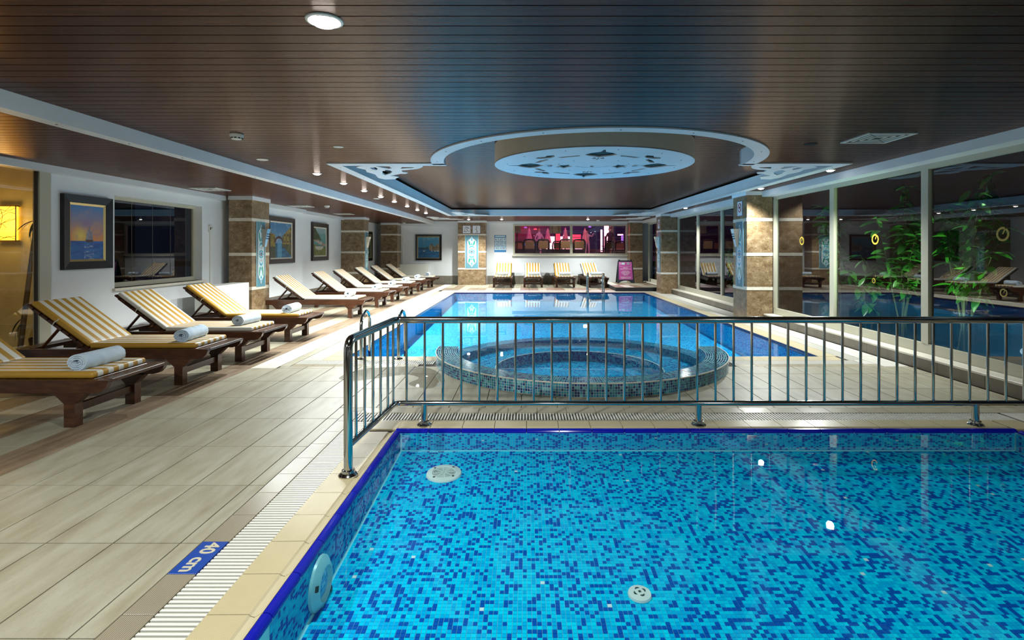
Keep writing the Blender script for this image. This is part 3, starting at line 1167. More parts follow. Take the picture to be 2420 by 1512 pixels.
# step beam on the left, coves along the walls
tb1 = struct(MB().box(-3.73, -3.6, -3, 20.6, 2.348, 2.56).build('trim_2', M['white_paint']), 'long white step beam between the two ceiling levels')
for i in range(24):
    put('screw', sc_me, tb1, (-3.665, 2.6 + 0.75 * i, 2.348))
struct(MB().box(-5.80, -5.70, -3, 9.98, 2.30, ZL).build('trim_3', M['white_paint']), 'white cove above the left wall')
struct(MB().box(-5.73, -5.63, 10.66, 13.45, 2.30, ZL).build('trim_4', M['white_paint']), 'white cove above the paintings')
struct(MB().box(-5.86, -5.76, 13.45, 16.6, 2.30, ZL).build('trim_5', M['white_paint']), 'white cove above the far left wall')
for i, (ya, yb) in enumerate(((-3, 9.975), (10.64, 16.29), (16.91, 20.24))):
    struct(MB().box(4.47, 4.72, ya, yb, 2.372, ZC).build('trim_%d' % (6 + i), M['white_paint']), 'white cove above the right windows, part %d' % (i + 1))
struct(MB().box(-4.9, -2.66, 20.62, 20.8, 2.30, 2.50).build('trim_9', M['white_paint']), 'white cove above the far left corner')
struct(MB().box(-1.55, 3.95, 20.66, 20.8, 2.40, 2.50).build('trim_10', M['white_paint']), 'white cove above the far window')

# ---- WALLS --------------------------------------------------------
wm = MB()
wm.box(-6.0, -5.80, 6.39, 7.40, -0.1, 2.6)
wm.box(-6.0, -5.80, 7.40, 9.40, -0.1, 0.827)
wm.box(-6.0, -5.80, 7.40, 9.40, 2.14, 2.6)
wm.box(-6.0, -5.80, 9.40, 10.66, -0.1, 2.6)
wm.box(-6.0, -5.73, 10.66, 13.45, -0.1, 2.6)
wm.box(-6.0, -5.86, 13.45, 20.9, -0.1, 2.6)
struct(wm.build('wall_left', M['wall_paint']))
struct(MB().box(-6.0, -5.80, -3.0, 5.0, -0.1, 2.6).build('wall_left_near', M['wall_paint']))
struct(MB().box(-6.0, 5.0, -3.2, -3.0, -0.1, 2.86).build('wall_back', M['wall_paint']))
wm = MB()
wm.box(-6.0, -0.52, 20.8, 20.95, -0.1, 2.86)
wm.box(3.995, 5.0, 20.8, 20.95, -0.1, 2.86)
wm.box(-0.52, 3.995, 20.8, 20.95, -0.1, 1.154)
wm.box(-0.52, 3.995, 20.8, 20.95, 2.354, 2.86)
struct(wm.build('wall_far', M['wall_paint']))
wm = MB()
wm.box(4.66, 4.82, -3, 20.9, -0.1, 0.10)
wm.box(4.72, 4.82, -3, 20.9, 2.385, 2.86)
wm.box(4.66, 4.82, -3, 0.55, 0.1, 2.4)
struct(wm.build('wall_right', M['wall_paint']))

# baseboards and the window plinth
bb = struct(thing('baseboard_far', None, None), 'grey stone baseboard of the far wall')
for x0, x1 in ((-4.95, -2.66), (-1.55, 2.94)):
    n = max(1, round((x1 - x0) / 0.6))
    w = (x1 - x0) / n
    for k in range(n):
        MB().bbox(x0 + w * k + 0.002, x0 + w * (k + 1) - 0.002, 20.78, 20.80, 0.0, 0.33, 0.002).build('baseboard_tile', M['tile_base'], bb)
bb = struct(thing('baseboard_left', None, None), 'grey stone baseboard of the left wall')
for ya, yb, xw in ((10.68, 13.44, -5.73), (13.47, 16.58, -5.86), (17.1, 20.15, -5.86)):
    n = round((yb - ya) / 0.6)
    w = (yb - ya) / n
    for k in range(n):
        MB().bbox(xw, xw + 0.014, ya + w * k + 0.002, ya + w * (k + 1) - 0.002, 0.0, 0.30, 0.002).build('baseboard_tile', M['tile_base'], bb)
bb = struct(thing('baseboard_right', None, None), 'low stone plinth under the right windows')
for ya, yb in ((0.4, 9.97), (10.65, 16.29), (16.92, 20.2)):
    n = round((yb - ya) / 0.6)
    w = (yb - ya) / n
    for k in range(n):
        MB().box(4.52, 4.66, ya + w * k + 0.002, ya + w * (k + 1) - 0.002, 0.0, 0.132).build('plinth_tile', M['tile_base'], bb)
    MB().bbox(4.50, 4.68, ya, yb, 0.132, 0.155, 0.003).build('plinth_cap', M['band_stone'], bb)


# ---- WINDOWS ------------------------------------------------------
def side_window(n, ys, z0, z1, label, mull=0.11, pane='glass'):
    """glazing in the right wall: frame bars and one pane between each pair of mullions"""
    t = struct(thing('window_%d' % n, None, None), label)
    xf0, xf1 = 4.685, 4.73
    f = M['frame_alu']
    MB().box(xf0, xf1, ys[0], ys[-1], 0.155, z0).build('frame_bottom', f, t)
    MB().box(xf0, xf1, ys[0], ys[-1], z1, 2.375).build('frame_top', f, t)
    for i, yc in enumerate(ys):
        a, b = (yc, yc + mull * 0.8) if i == 0 else ((yc - mull * 0.8, yc) if i == len(ys) - 1 else (yc - mull / 2, yc + mull / 2))
        MB().box(xf0 - 0.004, xf1, a, b, z0, z1).build('mullion', f, t)
    for i in range(len(ys) - 1):
        a, b = ys[i] + mull * 0.5, ys[i + 1] - mull * 0.5
        MB().box(4.70, 4.725, a, a + 0.012, z0, z1).build('gasket', M['frame_dark'], t)
        MB().add([(4.715, a, z0), (4.715, b, z0), (4.715, b, z1), (4.715, a, z1)], [(0, 1, 2, 3)]).build('pane', M[pane], t)
    return t


w1 = side_window(1, [0.56, 2.42, 4.30, 6.18, 8.06, 9.965], 0.27, 2.31, 'tall aluminium glazing on the right near the railing')
w2 = side_window(2, [10.65, 12.63, 14.41, 16.28], 0.27, 2.31, 'tall aluminium glazing on the right between the columns', 0.09)
w3 = side_window(3, [16.92, 18.6, 20.2], 0.27, 2.31, 'tall aluminium glazing on the far right', 0.09)

# gold rings stuck on the glass
plain('gold_print', (0.42, 0.30, 0.03), 0.45)


def sticker(y, z, r, label):
    t = thing('glass_sticker', label, 'sticker', (4.713, y, z), -PI / 2)
    m = MB()
    n = 40
    a0 = math.radians(62)
    pts = [a0 + 0.10 + (2 * PI - 0.2) * i / n for i in range(n + 1)]
    m.add([(r * math.cos(a), -0.001, r * math.sin(a)) for a in pts] + [(0.68 * r * math.cos(a), -0.001, 0.68 * r * math.sin(a)) for a in pts],
          [(i, i + 1, n + 2 + i, n + 1 + i) for i in range(n)])
    m.build('ring', M['gold_print'], t)
    c, s = math.cos(a0), math.sin(a0)
    m = MB().add([(-0.10 * r * s, -0.001, 0.10 * r * c), (0.10 * r * s, -0.001, -0.10 * r * c), (0.85 * r * c + 0.10 * r * s, -0.001, 0.85 * r * s - 0.10 * r * c), (0.85 * r * c - 0.10 * r * s, -0.001, 0.85 * r * s + 0.10 * r * c)], [(0, 1, 2, 3)])
    m.build('pointer', M['gold_print'], t)


sticker(7.10, 1.51, 0.072, 'gold ring sticker on the middle pane above its small one')
sticker(5.20, 1.525, 0.072, 'gold ring sticker on the rightmost pane in view')
sticker(8.99, 1.52, 0.072, 'gold ring sticker on the pane next to the lit column')
sticker(7.13, 0.95, 0.036, 'small gold ring sticker low on the middle pane')
sticker(5.19, 0.945, 0.042, 'small gold ring sticker low on the rightmost pane')

# far window
t = struct(thing('window_4', None, None), 'wide two-pane window in the far wall')
fm = M['frame_alu']
for b_ in ((-0.52, 3.995, 20.76, 20.84, 1.154, 1.215), (-0.52, 3.995, 20.76, 20.84, 2.30, 2.354), (-0.52, -0.455, 20.76, 20.84, 1.215, 2.30), (3.93, 3.995, 20.76, 20.84, 1.215, 2.30), (1.725, 1.825, 20.75, 20.84, 1.215, 2.30)):
    MB().box(*b_).build('frame_bar', fm, t)
for xa, xb in ((-0.455, 1.725), (1.825, 3.93)):
    MB().add([(xa, 20.81, 1.215), (xb, 20.81, 1.215), (xb, 20.81, 2.30), (xa, 20.81, 2.30)], [(0, 1, 2, 3)]).build('pane', M['glass'], t)
MB().bbox(-0.58, 4.02, 20.70, 20.79, 1.118, 1.154, 0.003).build('window_sill', M['band_stone'], t)

# window in the left wall
plain('reflection_grey', (0.16, 0.15, 0.12), 0.4)
t = struct(thing('window_5', None, None), 'dark window with stone sill in the left wall')
xr = -5.92
for b_ in ((xr - 0.05, xr, 7.40, 9.40, 0.827, 0.895), (xr - 0.05, xr, 7.40, 9.40, 2.09, 2.14), (xr - 0.05, xr, 7.40, 7.45, 0.895, 2.09), (xr - 0.05, xr, 9.34, 9.40, 0.895, 2.09)):
    MB().box(*b_).build('frame_bar', fm, t)
MB().add([(xr - 0.03, 7.45, 0.895), (xr - 0.03, 9.34, 0.895), (xr - 0.03, 9.34, 2.09), (xr - 0.03, 7.45, 2.09)], [(0, 1, 2, 3)]).build('pane', M['glass_dark'], t)
for yv in (7.92, 8.36, 8.78, 9.17):
    MB().box(xr - 0.029, xr - 0.027, yv, yv + 0.004, 0.895, 2.09).build('pane_reflection', M['reflection_grey'], t)  # thin grey strips painted as line reflections in the pane
MB().bbox(-5.95, -5.755, 7.36, 9.45, 0.79, 0.827, 0.003).build('window_sill', M['band_stone'], t)
struct(MB().box(-7.2, -7.15, 7.2, 9.6, 0, 2.6).build('wall_dark_backing', M['void_black']))  # black sheet stands in for the darkness behind the window

# glass door front on the left and the warm room behind it
t = struct(thing('door_1', None, None), 'glass front with aluminium frame to the warm-lit room')
MB().box(-5.86, -5.78, 6.24, 6.39, 0, 2.385).build('frame_post', fm, t)
MB().box(-5.86, -5.78, 5.0, 6.24, 2.30, 2.385).build('frame_top', fm, t)
MB().box(-5.86, -5.78, 5.0, 6.24, 0.0, 0.06).build('frame_bottom', fm, t)
MB().box(-5.83, -5.80, 6.222, 6.24, 0.06, 2.30).build('gasket', M['frame_dark'], t)
MB().add([(-5.82, 5.0, 0.06), (-5.82, 6.24, 0.06), (-5.82, 6.24, 2.30), (-5.82, 5.0, 2.30)], [(0, 1, 2, 3)]).build('pane', M['glass'], t)
mottled('warm_plaster', [(0.3, (0.44, 0.38, 0.19)), (0.7, (0.55, 0.48, 0.26))], 3.0, rough=0.6)
struct(MB().box(-9.0, -6.0, 7.05, 7.15, 0, 2.6).build('wall_warm_room', M['warm_plaster']))
struct(MB().box(-9.0, -8.9, 3.5, 7.05, 0, 2.6).build('wall_warm_room_side', M['warm_plaster']))
struct(MB().box(-9.0, -5.9, 3.5, 7.05, -0.1, 0.0).build('floor_warm_room', M['tile_pale']))
struct(MB().box(-9.0, -5.9, 3.5, 7.05, 2.6, 2.7).build('ceiling_warm_room', M['warm_plaster']))

# ================================================================== COLUMNS
plain('tile_aqua', (0.10, 0.25, 0.31), 0.2)
plain('tile_aqua_pale', (0.50, 0.65, 0.68), 0.2)
plain('tile_maroon', (0.16, 0.02, 0.035), 0.25)
plain('tile_teal', (0.02, 0.30, 0.46), 0.2)
plain('tile_green', (0.03, 0.27, 0.20), 0.2)
ORD = ['first', 'second', 'third', 'fourth', 'fifth', 'sixth', 'seventh', 'eighth', 'ninth', 'tenth', 'eleventh']


def column(label, x0, x1, y0, y1, ztop, faces, wall_side=None):
    t = thing('column', label, 'column', ((x0 + x1) / 2, (y0 + y1) / 2, 0))
    C = Vector(((x0 + x1) / 2, (y0 + y1) / 2, 0))
    e = 0.012

    def add(name, b, mat):
        under(MB().box(*b).build(name, M[mat]), t, C)
    add('core', (x0 + e, x1 - e, y0 + e, y1 - e, 0, ztop), 'grout_dark')
    tiers = [(0.0, 0.60), (0.66, 1.25), (1.31, 1.91), (1.97, ztop - 0.07)]
    for za, zb in tiers:
        for f in faces:
            if f == 'front':
                add('stone_panel', (x0, x1, y0, y0 + e, za + 0.001, zb - 0.001), 'travertine')
            elif f == 'right':
                add('stone_panel', (x1 - e, x1, y0 + e + 0.002, y1, za + 0.001, zb - 0.001), 'travertine')
            elif f == 'left':
                add('stone_panel', (x0, x0 + e, y0 + e + 0.002, y1, za + 0.001, zb - 0.001), 'travertine')
    for z in (0.60, 1.25, 1.91):
        add('stone_band', (x0 - 0.006 if 'left' in faces else x0, x1 + 0.006 if 'right' in faces else x1, y0 - 0.006, y1, z, z + 0.06), 'band_stone')
    add('column_cap', (x0 - 0.03 if 'left' in faces else x0, x1 + 0.03 if 'right' in faces else x1, y0 - 0.03, y1, ztop - 0.07, ztop), 'white_paint')
    return t


column('brown stone column behind the fourth lounger, with bluish tile plaque', -5.65, -5.215, 9.98, 10.655, ZL, ('front', 'right'))
column('brown stone column standing behind the middle of the lounger row', -5.855, -5.13, 16.6, 17.07, ZL, ('front', 'right'))
column('brown stone column in the far left corner', -5.6, -4.96, 20.2, 20.8, ZL, ('front', 'right'))
column('wide brown stone column on the far wall with two signs on it', -2.638, -1.573, 20.25, 20.8, ZC, ('front', 'right'))
column('brightly lit stone column with no-smoking sign between right windows', 4.187, 4.677, 9.98, 10.634, ZC, ('front', 'left'))
column('farther stone column with a red sign between right windows', 4.187, 4.68, 16.3, 16.9, ZC, ('front', 'left'))
column('brown stone column in the far right corner behind the pink board', 3.99, 4.48, 20.25, 20.8, ZC, ('front', 'left'))


# ---- ceramic plaques: local x right, z up, facing -y
def plaque(label, loc, rz, w=0.35, h=1.27):
    t = thing('tile_plaque', label, 'plaque', loc, rz)
    s = w / 0.35
    k = h / 1.27

    def flat(name, pts, y, mat, parent=None):
        v = [(p[0] * s, y, p[1] * k) for p in pts]
        n = len(v)
        b = MB().add(v + [(q[0], q[1] + 0.001, q[2]) for q in v], [tuple(range(n))] + [(i, (i + 1) % n, n + (i + 1) % n, n + i) for i in range(n)])
        return b.build(name, M[mat], parent or t)

    def sym(half):
        return half + [(-x, z) for x, z in half[::-1] if abs(x) > 1e-6]
    MB().box(-w / 2, w / 2, -0.012, 0, -h / 2, h / 2).build('panel', M['tile_aqua'], t)
    for b in ((-w / 2, -w / 2 + 0.012), (w / 2 - 0.012, w / 2)):
        MB().box(b[0], b[1], -0.0135, -0.012, -h / 2, h / 2).build('border', M['tile_aqua_pale'], t)
    half = [(0.0, -0.60), (0.025, -0.555), (0.04, -0.515), (0.10, -0.455), (0.125, -0.41), (0.125, 0.41), (0.10, 0.455), (0.04, 0.515), (0.025, 0.555), (0.0, 0.60)]
    flat('cartouche_edge', sym(half), -0.0135, 'tile_maroon')
    flat('cartouche', sym([(x * 0.93, z * 0.985) for x, z in half]), -0.0145, 'tile_aqua_pale')
    for i in range(8):
        a = 2 * PI * i / 8
        flat('petal', [(0.062 * math.cos(a) + 0.024 * math.cos(b), 0.062 * math.sin(a) + 0.024 * math.sin(b)) for b in [2 * PI * q / 10 for q in range(10)]], -0.0155, 'tile_teal')
    flat('blossom', circ(0, 0, 0.052, 20), -0.0165, 'tile_aqua_pale')
    flat('blossom_ring', circ(0, 0, 0.036, 20), -0.0175, 'tile_maroon')
    flat('blossom_heart', circ(0, 0, 0.020, 14), -0.0185, 'tile_teal')
    for q in (1, -1):
        flat('drop', [(0, 0.098 * q), (0.011, 0.122 * q), (0, 0.145 * q), (-0.011, 0.122 * q)], -0.0155, 'tile_maroon')
        flat('crescent', [(-0.075, 0.10 * q), (-0.045, 0.165 * q), (0, 0.195 * q), (0.045, 0.165 * q), (0.075, 0.10 * q), (0.055, 0.20 * q), (0, 0.235 * q), (-0.055, 0.20 * q)], -0.0155, 'tile_teal')
        for p in (1, -1):
            flat('leaf', [(0.03 * p, 0.235 * q), (0.065 * p, 0.26 * q), (0.085 * p, 0.33 * q), (0.09 * p, 0.44 * q), (0.06 * p, 0.415 * q), (0.042 * p, 0.34 * q), (0.028 * p, 0.27 * q)], -0.0155, 'tile_green')
        flat('tulip', [(-0.022, 0.26 * q), (0.022, 0.26 * q), (0.012, 0.31 * q), (0, 0.33 * q), (-0.012, 0.31 * q)], -0.0155, 'tile_teal')
        for z, r in ((0.455, 0.024), (0.52, 0.017)):
            flat('diamond', [(0, (z - 1.6 * r) * q), (r, z * q), (0, (z + 1.6 * r) * q), (-r, z * q)], -0.0155, 'tile_teal')
    return t


plaque('floral tile plaque on the column behind the fourth lounger', (-5.215, 10.305, 1.28), PI / 2)
plaque('floral tile plaque on the column in the middle of the lounger row', (-5.13, 16.84, 1.28), PI / 2, 0.30)
plaque('wide floral tile plaque on the far wall column', (-2.105, 20.25, 1.28), 0, 0.52)
plaque('floral tile plaque on the brightly lit right column', (4.187, 10.30, 1.28), -PI / 2)
plaque('floral tile plaque on the farther right column', (4.187, 16.6, 1.28), -PI / 2, 0.32)


def sconce(label, loc, rz):
    t = thing('wall_sconce', label, 'wall lamp', loc, rz)
    b = MB()
    sec = []
    for z, hwid, dep in ((-0.175, 0.055, 0.05), (0.175, 0.095, 0.135)):
        sec.append([(-hwid, 0, z), (-hwid * 0.8, -dep * 0.85, z), (0, -dep, z), (hwid * 0.8, -dep * 0.85, z), (hwid, 0, z)])
    b.add(sec[0] + sec[1], [(i, i + 1, 6 + i, 5 + i) for i in range(4)])
    b.build('shade', M['steel'], t)
    MB().box(-0.05, 0.05, 0, -0.012, -0.15, 0.15).build('back_plate', M['frame_dark'], t)
    for k, z in enumerate((0.075, 0.03, -0.015)):
        f = (z + 0.175) / 0.35
        dep, hwid = 0.05 + 0.085 * f + 0.0025, (0.055 + 0.04 * f) * 0.8
        pts = []
        for i in range(13):
            x = -hwid + 2 * hwid * i / 12
            y = -dep * (0.85 + 0.15 * (1 - abs(x) / hwid))
            pts.append((x, y, z + 0.008 * math.sin(i * 1.57)))
        MB().tube(pts, 0.006, 5).build('wave_cutout', M['black_ink'], t)
    return t


sconce('steel wedge lamp on the column behind the fourth lounger', (-5.20, 10.40, 1.60), PI / 2)
sconce('steel wedge lamp on the column in the middle of the lounger row', (-5.115, 16.86, 1.60), PI / 2)
sconce('steel wedge lamp on the brightly lit right column', (4.172, 10.38, 1.60), -PI / 2)
sconce('steel wedge lamp on the farther right column', (4.172, 16.66, 1.60), -PI / 2)


# ---- signs
def ban_sign(label, loc, rz, w, h):
    t = thing('wall_sign', label, 'sign', loc, rz)
    MB().box(-w / 2, w / 2, -0.006, 0, -h / 2, h / 2).build('board', M['sign_navy'], t)
    MB().box(-w / 2 + 0.008, w / 2 - 0.008, -0.0075, -0.006, -h / 2 + 0.008, h / 2 - 0.008).build('face', M['sign_white'], t)
    r = w * 0.38
    ring = MB()
    n = 28
    ring.add([(q * r * math.cos(2 * PI * i / n), -0.0085, 0.02 + q * r * math.sin(2 * PI * i / n)) for q in (1, 0.80) for i in range(n)],
             [(i, (i + 1) % n, n + (i + 1) % n, n + i) for i in range(n)])
    ring.build('red_ring', M['sign_red'], t)
    d = r * 0.70
    MB().add([(-d - 0.010, -0.009, 0.02 + d), (-d + 0.010, -0.009, 0.02 + d + 0.012), (d + 0.010, -0.009, 0.02 - d), (d - 0.010, -0.009, 0.02 - d - 0.012)], [(0, 1, 2, 3)]).build('red_bar', M['sign_red'], t)
    MB().box(-r * 0.5, r * 0.35, -0.0088, -0.0078, 0.005, 0.035).build('cigarette', M['black_ink'], t)
    MB().tube([(r * 0.45, -0.0085, 0.03), (r * 0.5, -0.0085, 0.06), (r * 0.35, -0.0085, 0.09)], 0.005, 5).build('smoke', M['black_ink'], t)
    return t


ban_sign('no-smoking sign high on the brightly lit right column', (4.187, 10.30, 2.17), -PI / 2, 0.24, 0.29)
ban_sign('red and white prohibition sign high on the farther right column', (4.187, 16.6, 2.17), -PI / 2, 0.22, 0.30)


def figure_sign(label, loc, strokes):
    t = thing('wall_sign', label, 'sign', loc)
    MB().box(-0.155, 0.155, -0.008, 0, -0.155, 0.155).build('board', M['sign_navy'], t)
    MB().box(-0.145, 0.145, -0.0095, -0.008, -0.145, 0.145).build('face', M['sign_white'], t)
    for st in strokes:
        MB().tube([(x, -0.0098, z) for x, z in st], 0.008, 5).build('drawing_line', M['black_ink'], t)
    return t


figure_sign('square white sign with a small group drawing, left of two', (-2.30, 20.25, 2.14),
            [[(-0.05, 0.11), (-0.02, 0.09), (0.0, 0.11)], [(0.02, 0.10), (0.05, 0.06)], [(-0.09, 0.05), (-0.03, 0.06), (0.04, 0.05), (0.10, 0.04)], [(-0.08, 0.0), (-0.06, -0.05), (-0.09, -0.08)],
             [(-0.03, 0.01), (0.02, -0.01), (0.03, -0.06)], [(-0.11, -0.08), (-0.04, -0.09), (0.02, -0.08)], [(0.05, -0.05), (0.06, -0.09)], [(0.09, -0.05), (0.10, -0.09)]])
figure_sign('square white sign with one running figure, right of two', (-1.925, 20.25, 2.14),
            [[(0.0, 0.12), (0.02, 0.09), (-0.01, 0.06)], [(0.02, 0.06), (0.0, 0.0), (-0.05, 0.01)], [(0.0, 0.0), (0.02, -0.05), (-0.01, -0.09)], [(0.02, -0.05), (0.06, -0.10)], [(-0.03, -0.12), (0.05, -0.12)]])

# poster with nine small drawings
t = thing('poster', 'blue and white poster of nine small figures left of far window', 'poster', (-1.035, 20.80, 1.60))
plain('poster_blue', (0.02, 0.20, 0.50), 0.5)
plain('poster_pale', (0.55, 0.72, 0.82), 0.5)
MB().box(-0.235, 0.235, -0.006, 0, -0.335, 0.335).build('sheet', M['poster_blue'], t)
MB().box(-0.20, 0.20, -0.0075, -0.006, 0.265, 0.315).build('heading', M['poster_pale'], t)
rng = random.Random(3)
for i in range(3):
    for j in range(3):
        cx, cz = -0.152 + 0.152 * i, 0.16 - 0.17 * j
        MB().box(cx - 0.070, cx + 0.070, -0.0075, -0.006, cz - 0.078, cz + 0.078).build('cell', M['poster_pale'], t)
        p = [(cx + rng.uniform(-0.045, 0.045), -0.008, cz + rng.uniform(-0.05, 0.05)) for _ in range(4)]
        MB().tube(p, 0.007, 5).build('figure', M['sign_navy'], t)


# ================================================================== PAINTINGS
def cmix(a, b, f):
    f = max(0.0, min(1.0, f))
    return tuple(a[i] + (b[i] - a[i]) * f for i in range(3))


_r = random.Random(21)
_tab = [[_r.random() for _ in range(64)] for _ in range(64)]


def vn(x, y):
    xi, yi = math.floor(x), math.floor(y)
    fx, fy = x - xi, y - yi
    fx, fy = fx * fx * (3 - 2 * fx), fy * fy * (3 - 2 * fy)
    g = lambda a, b: _tab[a % 64][b % 64]
    return (g(xi, yi) * (1 - fx) + g(xi + 1, yi) * fx) * (1 - fy) + (g(xi, yi + 1) * (1 - fx) + g(xi + 1, yi + 1) * fx) * fy


def fbm(x, y):
    return vn(x, y) * 0.55 + vn(x * 2.1 + 7, y * 2.1) * 0.3 + vn(x * 4.3, y * 4.3 + 3) * 0.15


def p_ship(u, v):
    n = fbm(u * 5, v * 7)
    if v > 0.34:
        c = cmix((0.90, 0.42, 0.14), (0.16, 0.36, 0.68), (v - 0.36) * 1.7 + (n - 0.5) * 0.5)
        s = math.hypot((u - 0.30) * 1.0, (v - 0.44) * 1.5)
        c = cmix((0.98, 0.80, 0.22), c, s * 3.4)
        c = cmix(c, (0.45, 0.32, 0.48), max(0, n - 0.52) * 2.6)
    else:
        c = cmix((0.03, 0.12, 0.40), (0.05, 0.26, 0.62), fbm(u * 4, v * 28) * 1.5 - 0.2)
        if abs(u - 0.55) < 0.15:
            c = cmix(c, (0.60, 0.66, 0.74), (fbm(u * 8, v * 40) - 0.5) * 3.0)
    sx = u - 0.56
    if 0.325 < v < 0.365 and abs(sx) < 0.13 - (0.365 - v):
        c = (0.16, 0.06, 0.04)
    if 0.365 <= v < 0.64:
        for m, w, top in ((-0.07, 0.05, 0.54), (0.0, 0.08, 0.64), (0.07, 0.05, 0.55)):
            if abs(sx - m) < w * (top - v) / 0.26 + 0.008 and v < top:
                c = cmix((0.50, 0.52, 0.60), (0.30, 0.26, 0.32), fbm(u * 20, v * 24))
    return c


def p_canal(u, v):
    n = fbm(u * 9, v * 9)
    sky = cmix((0.10, 0.30, 0.52), (0.62, 0.74, 0.80), (0.9 - v) * 0.8 + max(0, n - 0.55) * 2)
    c = sky
    if v < 0.42:
        c = cmix((0.02, 0.09, 0.16), (0.05, 0.30, 0.52), fbm(u * 5, v * 22) * 1.6 - 0.3)
        if abs(u - 0.42) < 0.10:
            c = cmix(c, (0.20, 0.52, 0.74), 0.7)
    if u < 0.22 and v > 0.30 and v < 0.72 - u * 0.3:
        c = cmix((0.50, 0.40, 0.10), (0.14, 0.09, 0.04), n * 1.6 - 0.3)
    if 0.55 < u and v > 0.28 + (1 - u) * 0.10 and v < 0.62 + (u - 0.55) * 0.7:
        c = cmix((0.58, 0.46, 0.14), (0.18, 0.12, 0.05), fbm(u * 12, v * 6) * 1.7 - 0.3)
        if (int(u * 14) % 2) and (int(v * 16) % 3 == 1):
            c = (0.12, 0.09, 0.05)
    if u > 0.52 and v < 0.30 - (1 - u) * 0.0 and v < 0.52 - (u - 0.3) * 0.75:
        pass
    if u > 0.50 and v < 0.40 and v > 0.40 - (u - 0.50) * 0.75:
        c = cmix((0.30, 0.32, 0.12), (0.10, 0.09, 0.04), n * 1.4)
    if u < 0.24 and v <= 0.32:
        c = cmix((0.05, 0.06, 0.05), (0.16, 0.16, 0.08), n)
    d = math.hypot(u - 0.40, (v - 0.42) * 1.1)
    if 0.15 < d < 0.22 and v > 0.43:
        c = (0.14, 0.07, 0.03)
    return c


def p_boats(u, v):
    n = fbm(u * 8, v * 9)
    c = cmix((0.10, 0.34, 0.36), (0.36, 0.52, 0.50), v * 1.2 - 0.3 + (n - .5) * .6)
    if v > 0.80:
        c = cmix((0.30, 0.48, 0.52), (0.52, 0.64, 0.62), n)
    if v > 0.55 and u < 0.62 - (0.95 - v) * -0.1 - (v - 0.55) * 1.1:
        c = cmix((0.03, 0.07, 0.03), (0.16, 0.20, 0.10), n * 1.6 - 0.2)
    if v < 0.42 - u * 0.12:
        c = cmix((0.10, 0.13, 0.03), (0.36, 0.36, 0.10), fbm(u * 20, v * 6) * 1.6 - 0.3)
    if 0.36 < v < 0.58 and abs(v - (0.60 - u * 0.25)) < 0.055:
        c = cmix((0.66, 0.62, 0.56), (0.30, 0.10, 0.06), fbm(u * 16, v * 16) * 1.8 - 0.5)
    e = ((u - 0.46) / 0.33) ** 2 + ((v - 0.31) / 0.11) ** 2
    if e < 1 and v < 0.36:
        c = (0.62, 0.62, 0.54) if v < 0.335 else (0.05, 0.13, 0.12)
    return c


def p_dark(u, v):
    n = fbm(u * 7, v * 7)
    return cmix((0.02, 0.09, 0.06), (0.14, 0.24, 0.16), n * 1.6 - 0.3)


def p_port(u, v):
    n = fbm(u * 7, v * 10)
    c = cmix((0.05, 0.24, 0.42), (0.10, 0.38, 0.56), v)
    if v > 0.62:
        c = cmix(c, (0.34, 0.52, 0.60), max(0, n - 0.5) * 2.4)
    if v < 0.44:
        c = cmix((0.01, 0.10, 0.26), (0.03, 0.24, 0.44), fbm(u * 4, v * 18) * 1.4 - 0.2)
        if abs(u - 0.5) > 0.10 and 0.30 < v < 0.36 and fbm(u * 14, v * 10) > 0.58:
            c = (0.55, 0.62, 0.60)
    if 0.42 < v < 0.50 and u < 0.50:
        c = (0.05, 0.12, 0.15)
    if 0.40 < u < 0.47 and 0.42 < v < 0.55:
        c = (0.06, 0.10, 0.12)
    if u > 0.52 and 0.36 < v < 0.62 + 0.07 * math.sin(u * 22):
        c = cmix((0.42, 0.36, 0.26), (0.14, 0.12, 0.09), fbm(u * 16, v * 14) * 1.8 - 0.4)
    return c


def paint_mat():
    m, nt, b = _pm('oil_paint')
    a = N(nt, 'ShaderNodeVertexColor', layer_name='paint')
    nt.links.new(a.outputs['Color'], b.inputs['Base Color'])
    b.inputs['Roughness'].default_value = 0.45
    bump(nt, b, noise(nt, coords(nt, 'Object'), 70.0), 0.25, 0.004)
    M['oil_paint'] = m


paint_mat()


